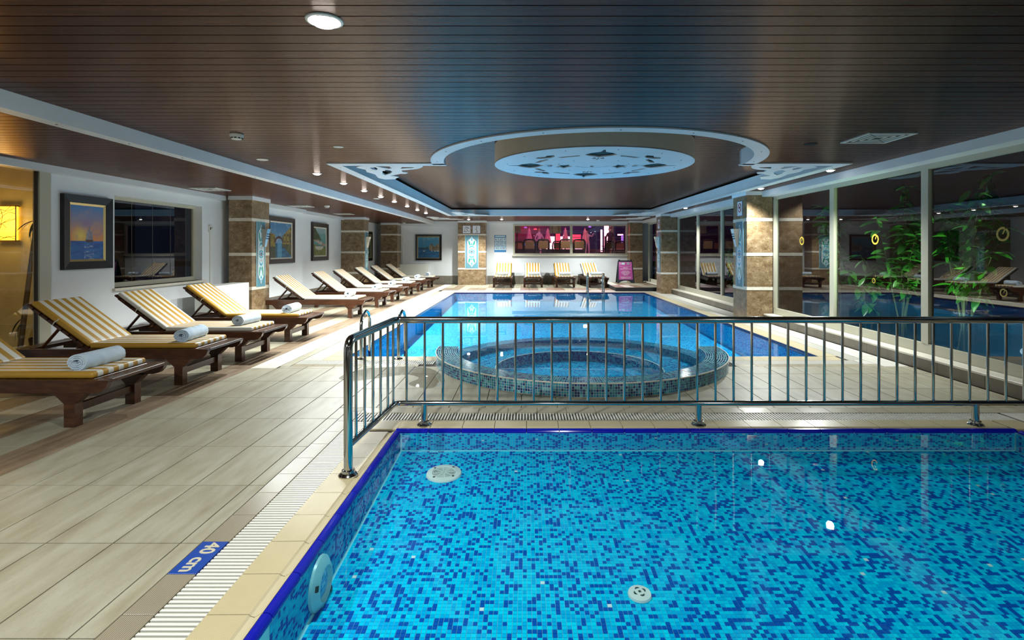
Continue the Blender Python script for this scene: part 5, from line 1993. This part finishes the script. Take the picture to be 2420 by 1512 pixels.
MB().box(-0.05, 0.05, -0.03, 0, -0.07, 0.07).build('box', M['plastic_white'], t)
MB().box(-0.012, 0.012, -0.018, 0, -0.98, -0.07).build('cable_duct', M['plastic_white'], t)
t = thing('security_camera', 'small white camera above the left end of the far window', 'camera', (-0.03, 20.72, 2.42))
MB().lathe([(0.05, 0.03), (0.05, 0.0), (0.035, -0.03), (0.012, -0.045)], 16).build('dome', M['plastic_white'], t, smooth=True)
MB().lathe([(0.018, -0.043), (0.010, -0.052)], 12).build('lens', M['black_ink'], t, smooth=True)

# ================================================================== PLATFORM AND A-BOARD
t = thing('raised_platform', 'low tiled platform with a black front edge at the far right', 'platform', (3.72, 19.0, 0))
MB().box(-0.77, 0.78, -1.68, 1.25, 0.0, 0.105).build('base', M['grout_dark'], t)
MB().box(-0.79, 0.78, -1.72, -1.68, 0.0, 0.118).build('black_edge', M['black_ink'], t)
MB().box(-0.79, -0.77, -1.68, 1.78, 0.0, 0.118).build('black_edge', M['black_ink'], t)
for j in range(5):
    for i in range(5):
        x = -0.765 + 0.308 * i
        y = -1.675 + 0.584 * j
        MB().bbox(x, x + 0.304, y, y + 0.58, 0.105, 0.118, 0.001).build('platform_tile', M[('tile_brown', 'tile_pale', 'tile_brown', 'tile_beige', 'tile_beige')[(i + (j > 1)) % 5]], t)

ab = thing('notice_board', 'pink and black folding notice board with white lettering at far right', 'sign', (3.70, 19.72, 0.118))
plain('board_black', (0.018, 0.024, 0.038), 0.4)
plain('board_pink', (0.46, 0.075, 0.30), 0.45)
plain('board_text', (0.86, 0.84, 0.90), 0.5)
plain('board_mint', (0.45, 0.66, 0.62), 0.5)
lean = math.radians(12)
for s, nm in ((1, 'front_panel'), (-1, 'rear_panel')):
    out = [(-0.32, 0.0), (-0.27, 0.0), (-0.20, 0.05), (-0.10, 0.085), (0.0, 0.095), (0.10, 0.085), (0.20, 0.05), (0.27, 0.0), (0.32, 0.0), (0.27, 0.82), (0.25, 0.84), (-0.25, 0.84), (-0.27, 0.82)]
    m = MB().prism(out, -0.0125, 0.0125)
    m.xf(Matrix.Rotation(PI / 2, 4, 'X'))
    o = m.build(nm, M['board_black'], ab, loc=(0, -0.20 * s, 0), rot=(-lean * s, 0, 0))
    if s == 1:
        fp = o
MB().tube([(-0.25, 0, 0.835), (0.25, 0, 0.835)], 0.012, 8).build('hinge_bar', M['steel'], ab)
for s in (-1, 1):
    MB().box(s * 0.22 - 0.03, s * 0.22 + 0.03, -0.035, 0.035, 0.80, 0.87).build('hinge', M['board_black'], ab)
sh = [(-0.262, 0.13), (0.262, 0.13), (0.243, 0.80), (-0.243, 0.80)]
m = MB().prism(sh, 0.0130, 0.0145)
m.xf(Matrix.Rotation(PI / 2, 4, 'X'))
m.build('poster_sheet', M['board_pink'], fp)
for (x0, x1, z0, z1) in ((-0.215, 0.205, 0.622, 0.626), (-0.215, 0.205, 0.776, 0.780), (-0.215, -0.211, 0.622, 0.78), (0.201, 0.205, 0.622, 0.78)):
    MB().box(x0, x1, -0.0155, -0.0146, z0, z1).build('printed_line', M['board_text'], fp)
MB().box(-0.14, -0.02, -0.0155, -0.0146, 0.698, 0.764).build('printed_emblem', M['board_mint'], fp)
MB().tube([(-0.205, -0.015, 0.765), (-0.19, -0.015, 0.735), (-0.165, -0.015, 0.705)], 0.009, 6).build('printed_emblem', M['board_text'], fp)
MB().prism(circ(0, 0, 0.040, 24), 0.0, 0.001).xf(Matrix.Translation((0.105, -0.0147, 0.735)) @ Matrix.Rotation(PI / 2, 4, 'X')).build('printed_emblem', M['board_mint'], fp)
MB().prism(circ(0, 0, 0.020, 12), 0.001, 0.002).xf(Matrix.Translation((0.105, -0.0147, 0.735)) @ Matrix.Rotation(PI / 2, 4, 'X')).build('printed_emblem', M['board_black'], fp)
for s_, z, sz in (('DİKKAT!', 0.575, 0.046), ('CANKURTARAN YOK', 0.528, 0.044), ('ATTENTION!', 0.443, 0.044), ('MAITRE NAGEUR', 0.398, 0.044), ("N'EST PAS EN", 0.353, 0.044), ('SERVICE', 0.308, 0.044), ('WARNING! NO LIFE', 0.222, 0.044), ('GUARD ON DUTY', 0.177, 0.044)):
    me = text_mesh(s_, sz)
    me.materials.clear()
    me.materials.append(M['board_text'])
    put('lettering', me, fp, (0, -0.0155, z), (PI / 2, 0, 0))

# ================================================================== WARM ROOM
plain('lamp_amber', (0.9, 0.5, 0.1), 0.5, emit=(1.0, 0.50, 0.02), estr=2.2)
plain('fret_brown', (0.09, 0.03, 0.012), 0.5)
t = thing('lattice_wall_lamp', 'glowing amber wall lamp with dark lattice behind the left glass', 'wall lamp', (-6.905, 7.04, 1.72))
MB().box(-0.115, 0.115, -0.058, -0.015, -0.225, 0.225).build('shade', M['lamp_amber'], t)
for b in ((-0.12, 0.12, -0.062, 0, 0.225, 0.238), (-0.12, 0.12, -0.062, 0, -0.238, -0.225), (-0.121, -0.115, -0.062, -0.05, -0.23, 0.23), (0.115, 0.121, -0.062, -0.05, -0.23, 0.23)):
    MB().box(*b).build('frame_bar', M['fret_brown'], t)
rng = random.Random(8)
for q in ([(-0.115, 0.20), (0.0, 0.16), (0.115, 0.20)], [(-0.115, 0.12), (-0.03, 0.15), (0.05, 0.225)], [(-0.115, 0.02), (-0.05, 0.10), (0.03, 0.15), (0.115, 0.13)], [(-0.08, -0.02), (-0.05, 0.10), (-0.08, 0.19)],
          [(-0.115, -0.05), (-0.06, 0.0), (0.115, 0.06)], [(-0.115, -0.17), (-0.02, -0.19), (0.115, -0.17)], [(-0.10, -0.225), (0.02, -0.17), (0.115, -0.21)], [(-0.06, 0.0), (0.0, -0.06)], [(-0.06, 0.0), (-0.10, -0.10)], [(-0.06, 0.0), (0.05, 0.06)]):
    MB().tube([(x, -0.060, z) for x, z in q], 0.0035, 5).build('lattice_line', M['fret_brown'], t)
l = bpy.data.lights.new('amber_glow', 'POINT')
l.energy = 6.0
l.color = (1.0, 0.58, 0.16)
l.shadow_soft_size = 0.10
o = bpy.data.objects.new('amber_glow', l)
COL.objects.link(o)
o.parent = t
o.location = (0.0, -0.25, 0.0)
t2 = thing('lattice_wall_lamp', 'added amber wall lamp out of sight farther along the warm room', 'wall lamp', (-8.88, 5.2, 1.9))  # unseen second lamp added to brighten the warm room
MB().box(0, 0.09, -0.115, 0.115, -0.225, 0.225).build('shade', M['lamp_amber'], t2)
l2 = o.copy()
l2.data = l.copy()
l2.data.energy = 9
COL.objects.link(l2)
l2.parent = t2
l2.location = (0.25, 0, 0)

bam = thing('bamboo_stem', 'dark leaning bamboo stem with a few leaves behind the left glass', 'plant', (-6.40, 6.62, 0))
plain('bamboo', (0.10, 0.065, 0.025), 0.5)
plain('bamboo_leaf', (0.035, 0.05, 0.012), 0.5)
pts, rr = [], []
for k in range(13):
    f = k / 12
    pts.append((0.02 + 0.25 * f, 0, 0.1 + 1.95 * f))
    rr.append(0.030 - 0.008 * f)
MB().tube(pts, rr, 10).build('stem', M['bamboo'], bam, smooth=True)
for k in range(1, 12, 2):
    p = pts[k]
    MB().lathe([(rr[k] + 0.003, -0.005), (rr[k] + 0.003, 0.005)], 10, p).build('node_ring', M['bamboo'], bam)


def leaf_mesh(L, w, mat, name='leaf', droop=0.25):
    v, f = [], []
    n = 6
    for i in range(n + 1):
        q = i / n
        ww = w * math.sin(PI * min(1, q * 0.92 + 0.06)) ** 0.8
        z = -droop * L * q * q
        v += [(L * q, -ww, z + 0.10 * ww), (L * q, 0, z - 0.12 * w), (L * q, ww, z + 0.10 * ww)]
    for i in range(n):
        a = i * 3
        f += [(a, a + 3, a + 4, a + 1), (a + 1, a + 4, a + 5, a + 2)]
    me = bpy.data.meshes.new(name)
    me.from_pydata(v, [], f)
    me.materials.append(mat)
    me.polygons.foreach_set('use_smooth', [True] * len(me.polygons))
    me.update()
    return me


bl = leaf_mesh(0.24, 0.016, M['bamboo_leaf'], droop=0.5)
for (z, az, tilt_) in ((1.74, 3.3, 0.1), (1.74, 2.8, 0.5), (1.73, 3.6, 0.9), (1.72, 3.05, 1.0), (1.75, 4.1, 0.4), (1.70, 3.4, 1.3), (0.52, 3.2, 0.5), (0.50, 3.5, 0.9), (0.48, 4.2, 0.8)):
    f = (z - 0.1) / 1.95
    put('leaf', bl, bam, (0.02 + 0.25 * f, 0, z), (0, tilt_, az))
pot = thing('plant_pot', 'dark pot standing behind the left glass', 'pot', (-6.16, 6.66, 0))
MB().lathe([(0.09, 0), (0.105, 0.22), (0.112, 0.22), (0.112, 0.26), (0.100, 0.26), (0.095, 0.20)], 24).build('body', M['black_frame'], pot, smooth=True)
MB().prism(circ(0, 0, 0.098, 20), 0.20, 0.21).build('soil', M['fret_brown'], pot)

# ================================================================== GARDEN BEHIND THE RIGHT WINDOWS
plain('soil_dark', (0.012, 0.010, 0.007), 0.95)
struct(MB().box(4.84, 9.5, -3, 30, -0.30, -0.05).build('ground', M['soil_dark']), 'dark garden soil outside the right windows')
struct(MB().box(8.2, 8.4, -3, 20, -0.1, 3.6).build('wall_garden', M['soil_dark']), 'unlit garden wall behind the shrubs')


def leafy(name, c1, c2):
    m, nt, b = _pm(name)
    oi = N(nt, 'ShaderNodeObjectInfo')
    nt.links.new(mix_col(nt, oi.outputs['Random'], c1, c2), b.inputs['Base Color'])
    b.inputs['Roughness'].default_value = 0.32
    b.inputs['Subsurface Weight'].default_value = 0.0
    M[name] = m


leafy('laurel_leaf', (0.015, 0.10, 0.012), (0.06, 0.24, 0.03))
plain('bark', (0.06, 0.05, 0.03), 0.8)
plain('petal_pink', (0.45, 0.06, 0.12), 0.5)
plain('petal_yellow', (0.45, 0.42, 0.03), 0.5)
lf = [leaf_mesh(0.19, 0.042, M['laurel_leaf']), leaf_mesh(0.16, 0.034, M['laurel_leaf']), leaf_mesh(0.22, 0.046, M['laurel_leaf'], droop=0.4)]
rng = random.Random(17)


def shrub(label, x, y, h, nst, nleaf, spread, bloom=None):
    t = thing('garden_shrub', label, 'shrub', (x, y, -0.05), 0, 'shrubs outside the right windows')
    tips = []
    for s in range(nst):
        a = rng.uniform(0, 2 * PI)
        sp_ = spread * rng.uniform(0.3, 1.0)
        hh = h * rng.uniform(0.72, 1.05)
        p = [(0.06 * math.cos(a), 0.06 * math.sin(a), 0)]
        for k in range(1, 6):
            f = k / 5
            p.append((sp_ * f ** 1.3 * math.cos(a) + rng.uniform(-.03, .03), sp_ * f ** 1.3 * math.sin(a) + rng.uniform(-.03, .03), hh * f))
        MB().tube(p, [0.014 - 0.002 * k for k in range(6)], 6).build('stem', M['bark'], t)
        tips.append(p)
    for k in range(nleaf):
        p = tips[k % nst]
        f = rng.uniform(0.32, 1.0) ** 0.8
        i = min(4, int(f * 5))
        q = f * 5 - i
        c = Vector(p[i]).lerp(Vector(p[i + 1]), q)
        put('leaf', lf[k % 3], t, c, (rng.uniform(-0.5, 0.5), rng.uniform(-0.5, 0.7), rng.uniform(0, 2 * PI)))
    if bloom:
        for k in range(10):
            p = Vector(tips[k % nst][5]) + Vector((rng.uniform(-.1, .1), rng.uniform(-.1, .1), rng.uniform(-.05, .12)))
            MB().lathe([(0.012, 0), (0.028, 0.012), (0.02, 0.025), (0.006, 0.02)], 7, p).build('blossom', M[bloom], t)


shrub('tall leafy shrub outside the pane next to the lit column', 5.75, 9.55, 2.15, 6, 180, 0.45)
shrub('bright green shrub outside the middle right pane', 5.55, 7.75, 2.30, 7, 240, 0.55)
shrub('leafy shrub right of the brightest one outside the middle pane', 5.75, 6.95, 2.20, 7, 220, 0.55)
shrub('dim shrub with pink blossoms outside the rightmost pane', 6.1, 5.75, 2.45, 6, 200, 0.6, 'petal_pink')
shrub('dim shrub at the frame edge outside the rightmost pane', 5.9, 4.9, 2.35, 6, 180, 0.6, 'petal_yellow')
shrub('low shrub at the foot of the middle right pane', 5.5, 8.45, 1.35, 4, 70, 0.4)
shrub('shrub outside the farther right glazing, left one', 5.9, 14.6, 1.9, 5, 80, 0.5)
shrub('shrub outside the farther right glazing, right one', 5.8, 12.9, 1.8, 5, 80, 0.5)
shrub('shrub far back behind the bright green one', 6.7, 8.1, 2.6, 6, 200, 0.6)
# flood light added low among the shrubs to brighten their leaves
gl = thing('added_floodlight', 'added flood light on a spike among the shrubs', 'floodlight', (5.15, 6.55, -0.05))
MB().lathe([(0.02, 0), (0.02, 0.12), (0.07, 0.16), (0.075, 0.22)], 16).build('housing', M['black_frame'], gl, smooth=True)
sl = spot_light('added_garden_beam', (0, 0, 0.26), 80.0, (0.5, 1.0, 0.42), 110, 0.8, rot=(0, 0, 0), parent=gl, radius=0.06)
sl.rotation_euler = Vector((0.45, 1.15, 1.35)).to_track_quat('-Z', 'Y').to_euler()
sl2 = spot_light('added_garden_beam', (0, 0, 0.26), 25.0, (0.6, 1.0, 0.5), 120, 0.8, parent=gl, radius=0.06)
sl2.rotation_euler = Vector((0.8, -0.9, 1.5)).to_track_quat('-Z', 'Y').to_euler()

# ================================================================== TERRACE BEYOND THE FAR WINDOW
TZ = 0.90
plain('terrace_dark', (0.05, 0.035, 0.04), 0.5)
plain('night_violet', (0.022, 0.012, 0.035), 0.9)  # dark violet stands in for the hazy night sky
struct(MB().box(-16, 20, 20.97, 46, TZ - 0.2, TZ).build('floor_terrace', M['terrace_dark']), 'dark terrace floor beyond the far window')
struct(MB().box(-16, 20, 45.5, 46, TZ, 12).build('wall_backdrop', M['night_violet']), 'added violet backdrop for the night haze behind the open-air stage')
plain('chair_dark', (0.010, 0.006, 0.005), 0.5)
plain('chair_mesh', (0.30, 0.19, 0.10), 0.7)


def make_chair():
    t = thing('terrace_chair', 'chair', 'chair')
    MB().tube([(-0.24, 0.0, 0.42), (-0.25, -0.03, 0.60), (-0.24, -0.06, 0.80), (-0.19, -0.07, 0.875), (0, -0.075, 0.89), (0.19, -0.07, 0.875), (0.24, -0.06, 0.80), (0.25, -0.03, 0.60), (0.24, 0.0, 0.42)], 0.036, 8).build('back_frame', M['chair_dark'], t, smooth=True)
    MB().box(-0.20, 0.20, -0.062, -0.050, 0.50, 0.83).build('back_panel', M['chair_mesh'], t)
    MB().box(-0.24, 0.24, -0.02, 0.44, 0.40, 0.44).build('seat', M['chair_dark'], t)
    for x in (-0.23, 0.23):
        for y in (0.0, 0.42):
            MB().tube([(x, y, 0), (x * 0.96, y, 0.41)], 0.016, 6).build('leg', M['chair_dark'], t)
        MB().box(x - 0.02, x + 0.02, 0.0, 0.40, 0.62, 0.65).build('armrest', M['chair_dark'], t)
    return t


cf = make_chair()


for i, (x, y, rz) in enumerate(((0.14, 22.5, 0.0), (0.72, 22.5, 0.05), (1.68, 22.5, -0.04), (2.27, 22.6, 0.04))):
    o = cf if i == 0 else copy_tree(cf)
    o.location = (x, y, TZ)
    o.rotation_euler = (0, 0, rz)
    o['label'] = 'dark terrace chair with tan back, %s from left outside the far window' % ORD[i]
    o['group'] = 'dark terrace chairs near the far window'
for i, (x, y, rz) in enumerate(((1.6, 27.3, 0.2), (2.3, 27.9, -0.2), (4.25, 27.0, 0.4), (4.85, 27.2, -0.3), (-0.4, 27.0, 0.6))):
    o = copy_tree(cf)
    o.location = (x, y, TZ)
    o.rotation_euler = (0, 0, rz)
    o['label'] = 'smaller terrace chair in the second row, %s from left' % ORD[(1, 2, 3, 4, 0)[i]]
    o['group'] = 'terrace chairs in the second row'

plain('canvas_beige', (0.42, 0.34, 0.23), 0.8)
plain('canvas_pinklit', (0.62, 0.30, 0.30), 0.8)  # pink light is put into the canvas colour


def parasol(label, x, y, ztop, zbot, r, mat, scallop=False):
    t = thing('closed_parasol', label, 'parasol', (x, y, TZ), 0, 'closed parasols on the terrace')
    MB().tube([(0, 0, 0), (0, 0, ztop - TZ)], 0.025, 8).build('pole', M['bark'], t)
    MB().lathe([(0.22, 0), (0.22, 0.05), (0.05, 0.07)], 14).build('base', M['chair_dark'], t)
    n = 16
    v, f = [], []
    prof = ((0.02, ztop), (r * 0.30, ztop - 0.14), (r * 0.50, ztop - 0.20), (r * 0.42, ztop - 0.24), (r * 0.62, (ztop + zbot) / 2), (r, zbot)) if not scallop else ((0.05, ztop), (r * 0.85, ztop - 0.12), (r * 0.90, ztop - 0.3), (r, zbot))
    for k, (q, z) in enumerate(prof):
        for i in range(n):
            a = 2 * PI * i / n
            w = q * (1.0 + (0.16 if i % 2 else -0.10) * (k > 1))
            zz = z - TZ + (0.03 if (i % 2 and k == len(prof) - 1) else 0)
            v.append((w * math.cos(a), w * math.sin(a), zz))
    for k in range(len(prof) - 1):
        for i in range(n):
            j = (i + 1) % n
            f.append((k * n + i, k * n + j, (k + 1) * n + j, (k + 1) * n + i))
    MB().add(v, f).build('canopy', M[mat], t, smooth=True)


for i, px in enumerate((0.157, 1.220, 2.222, 3.345)):
    parasol('closed rose-lit parasol, %s from left beyond the far window' % ORD[i], px, 30.0, 2.62 - 0.03 * (i % 2), 1.72, 0.19, 'canvas_pinklit')
parasol('beige parasol cover at the left edge of the far window', -0.434, 24.5, 2.9, 2.12, 0.17, 'canvas_beige', True)
parasol('beige parasol cover in the middle of the left far pane', 1.341, 24.5, 2.9, 2.10, 0.26, 'canvas_beige', True)

plain('screen_pink', (0.9, 0.3, 0.4), 0.5, emit=(1.0, 0.32, 0.45), estr=4.5)
plain('glow_red', (0.6, 0.03, 0.06), 0.5, emit=(1.0, 0.03, 0.07), estr=1.6)
plain('awning_glow', (0.03, 0.1, 0.6), 0.5, emit=(0.05, 0.20, 1.0), estr=0.8)
plain('glow_violet', (0.3, 0.1, 0.6), 0.5, emit=(0.5, 0.20, 1.0), estr=0.5)
st = thing('open_air_stage', 'pink lit open-air stage seen through the far window', 'stage', (3.0, 40.0, TZ))


def stage_box(name, x0, x1, y0, y1, mat, d=40.0, th=0.15):
    """stage panel from its extent in metres about the stage axis"""
    MB().box(x0 - 3.0, x1 - 3.0, d - 40.0, d - 40.0 + th, y0 - TZ, y1 - TZ).build(name, M[mat], st)


MB().box(-4.5, 8.0, -1.0, 4.0, 0, 0.5).build('stage_floor', M['terrace_dark'], st)
stage_box('light_panel', 1.514, 2.190, 1.40, 2.35, 'screen_pink')
stage_box('light_panel', 2.609, 3.478, 1.40, 2.35, 'screen_pink', 40.2)
stage_box('light_panel', 3.510, 4.251, 1.35, 1.80, 'screen_pink')
stage_box('red_banner', 2.238, 2.544, 0.9, 2.55, 'glow_red', 39.8)  # banner's lit look is put in as emission
for z in (1.95, 2.2, 2.42):
    stage_box('light_bar', 3.510, 4.187, z - 0.085, z + 0.085, 'glow_red', 40.4)
for px, w in ((5.691, 0.092), (5.829, 0.073), (5.936, 0.055)):
    stage_box('glowing_column', px - w / 2, px + w / 2, 1.5, 3.2, 'screen_pink', 38.0)  # striped pillars, their brightness put in as emission
stage_box('glowing_column', 5.101, 5.203, 1.2, 2.72, 'screen_pink', 36.0)
stage_box('glowing_column', 6.159, 6.283, 1.4, 2.3, 'glow_violet', 34.0)
stage_box('glowing_column', 5.940, 6.283, 2.28, 2.36, 'screen_pink', 34.1)
stage_box('truss_tower', 6.027, 6.242, 0.9, 3.2, 'chair_mesh', 37.6)
stage_box('truss_tower', 5.507, 5.660, 0.9, 2.3, 'chair_dark', 37.0)
stage_box('bar_counter', 4.647, 5.557, 1.36, 1.42, 'canvas_beige', 29.0)
m_ = MB()
m_.prism([(-0.399 - 3.0, 0), (0.213 - 3.0, 0), (0.691 - 3.0, 0), (0.213 - 3.0, 0.30)], 0, 0.1)
m_.xf(Matrix.Translation((0, -7.0, 0.72)) @ Matrix.Rotation(PI / 2, 4, 'X'))
m_.build('blue_awning', M['awning_glow'], st)  # the awning glows by emission to look lit
# coloured stage glow: bare lamps, the nearer ones added to light the parasols
for k, (x, y, z, col, pw) in enumerate(((-0.5, 43.5, 4.4, (1.0, 0.04, 0.10), 1000.0), (-0.5, 27.0, 4.6, (0.8, 0.12, 0.75), 220.0), (3.9, 27.5, 4.8, (1.0, 0.35, 0.50), 260.0), (4.6, 41.0, 4.6, (0.45, 0.40, 1.0), 500.0), (1.6, 26.5, 4.8, (1.0, 0.28, 0.36), 200.0))):
    l = bpy.data.lights.new('stage_glow', 'POINT')
    l.energy = pw
    l.color = col
    l.shadow_soft_size = 0.15
    o = bpy.data.objects.new('stage_glow', l)
    COL.objects.link(o)
    o.parent = st
    o.location = (x - 3.0, y - 40.0, z - TZ)
for x, z, mat in ((-0.063, 2.95, 'glow_violet'), (0.659, 2.83, 'glow_red'), (4.710, 3.0, 'glow_violet')):
    MB().lathe([(0.02, 0.1), (0.10, 0.08), (0.12, 0.0), (0.02, -0.01)], 12, (x - 3.0, -1.0, z - TZ)).build('spot_head', M[mat], st)


tl = thing('added_terrace_lamp', 'added unseen wall lamp on the terrace side above the far window', 'wall lamp', (1.6, 20.95, 2.75))  # unseen lamp added to light the near parasols and chairs
MB().box(-0.12, 0.12, 0.0, 0.10, -0.05, 0.05).build('housing', M['black_frame'], tl)
MB().box(-0.10, 0.10, 0.02, 0.09, -0.062, -0.05).build('diffuser', M['lamp_glow'], tl)
spot_light('added_terrace_beam', (0, 0.08, -0.09), 60.0, (1.0, 0.80, 0.55), 150, 0.6, rot=(math.radians(35), 0, 0), parent=tl, radius=0.08)


# people on and near the stage, a few pixels tall
def person(label, loc, rz, h, cloth, skin, hair, arms):
    t = thing('person', label, 'person', loc, rz)
    me = bpy.data.meshes.new('body')
    s = h / 1.7
    V = [(0, 0, .95), (0, 0, 1.15), (0, 0, 1.38), (0, 0, 1.48), (0, 0, 1.60), (.10, 0, .92), (.11, .02, .50), (.11, 0, .06), (.11, -.12, .03), (-.10, 0, .92), (-.11, .02, .50), (-.11, 0, .06), (-.11, -.12, .03)]
    E_ = [(0, 1), (1, 2), (2, 3), (3, 4), (0, 5), (5, 6), (6, 7), (7, 8), (0, 9), (9, 10), (10, 11), (11, 12)]
    R_ = [.13, .12, .12, .05, .09, .085, .06, .04, .035, .085, .06, .04, .035]
    for sx, (el, ha) in zip((1, -1), arms):
        b = len(V)
        V += [(sx * .17, 0, 1.37), el, ha]
        E_ += [(2, b), (b, b + 1), (b + 1, b + 2)]
        R_ += [.055, .042, .035]
    me.from_pydata([(x * s, y * s, z * s) for x, y, z in V], E_, [])
    o = put('body', me, t)
    me.materials.append(cloth)
    md_ = o.modifiers.new('skin', 'SKIN')
    for i, v in enumerate(me.skin_vertices[0].data):
        v.radius = (R_[i] * s, R_[i] * s)
        v.use_root = (i == 0)
    ss = o.modifiers.new('sub', 'SUBSURF')
    ss.levels = ss.render_levels = 1
    MB().lathe([(0.03, -0.11), (0.065, -0.07), (0.082, 0.0), (0.075, 0.06), (0.03, 0.105)], 12, (0, -0.005, 1.60 * s)).build('head', skin, t, smooth=True)
    MB().lathe([(0.088, -0.05), (0.096, 0.02), (0.085, 0.08), (0.035, 0.12)], 12, (0, 0.025, 1.615 * s)).build('hair', hair, t, smooth=True)
    return t


plain('cloth_white', (0.75, 0.60, 0.60), 0.7)
plain('cloth_dark', (0.05, 0.03, 0.05), 0.7)
plain('skin_tone', (0.45, 0.24, 0.17), 0.55)
plain('hair_orange', (0.55, 0.16, 0.03), 0.6)
plain('hair_dark', (0.03, 0.02, 0.015), 0.6)
person('person in pale clothes with orange hair standing on the stage', (0.773, 32.0, TZ), 0.6, 1.72, M['cloth_white'], M['skin_tone'], M['hair_orange'], (((.28, -.05, 1.12), (.22, -.22, 1.05)), ((-.30, 0, 1.12), (-.26, -.15, .95))))
person('person in pale clothes with raised arms behind a parasol', (3.826, 33.0, TZ), -0.4, 1.66, M['cloth_white'], M['skin_tone'], M['hair_dark'], (((.34, -.08, 1.30), (.46, -.15, 1.52)), ((-.30, 0, 1.12), (-.20, -.18, 1.02))))
person('person in dark clothes standing at the far right of the terrace', (4.942, 31.0, TZ), 0.2, 1.72, M['cloth_dark'], M['skin_tone'], M['hair_dark'], (((.26, 0, 1.10), (.24, -.1, .86)), ((-.26, 0, 1.10), (-.24, -.1, .86))))

# wet patches on the tiles near the tub: thin water films with their own outline
schlick_sheet('wet_film', 0.035, (0.86, 0.86, 0.84), ripple=0.02, rscale=8.0)


def puddle(label, pts, z=0.0016):
    n = len(pts)
    P = [Vector((p[0], p[1])) for p in pts]
    out = []
    for i in range(n):
        p0, p1, p2, p3 = P[i - 1], P[i], P[(i + 1) % n], P[(i + 2) % n]
        for k in range(5):
            q = k / 5
            out.append(0.5 * ((2 * p1) + (p2 - p0) * q + (2 * p0 - 5 * p1 + 4 * p2 - p3) * q * q + (3 * p1 - p0 - 3 * p2 + p3) * q ** 3))
    o = MB().add([(p.x, p.y, z) for p in out], [tuple(range(len(out)))]).build('puddle', M['wet_film'], recalc=False)
    tag(o, label, 'puddle', kind='stuff')


puddle('thin water film on the floor tiles left of the round tub', [(-2.0, 5.6), (-1.75, 5.5), (-1.35, 5.75), (-1.15, 5.62), (-1.2, 5.35), (-0.95, 5.2), (-0.85, 5.5), (-1.1, 6.05), (-1.5, 6.15), (-1.9, 6.0)])
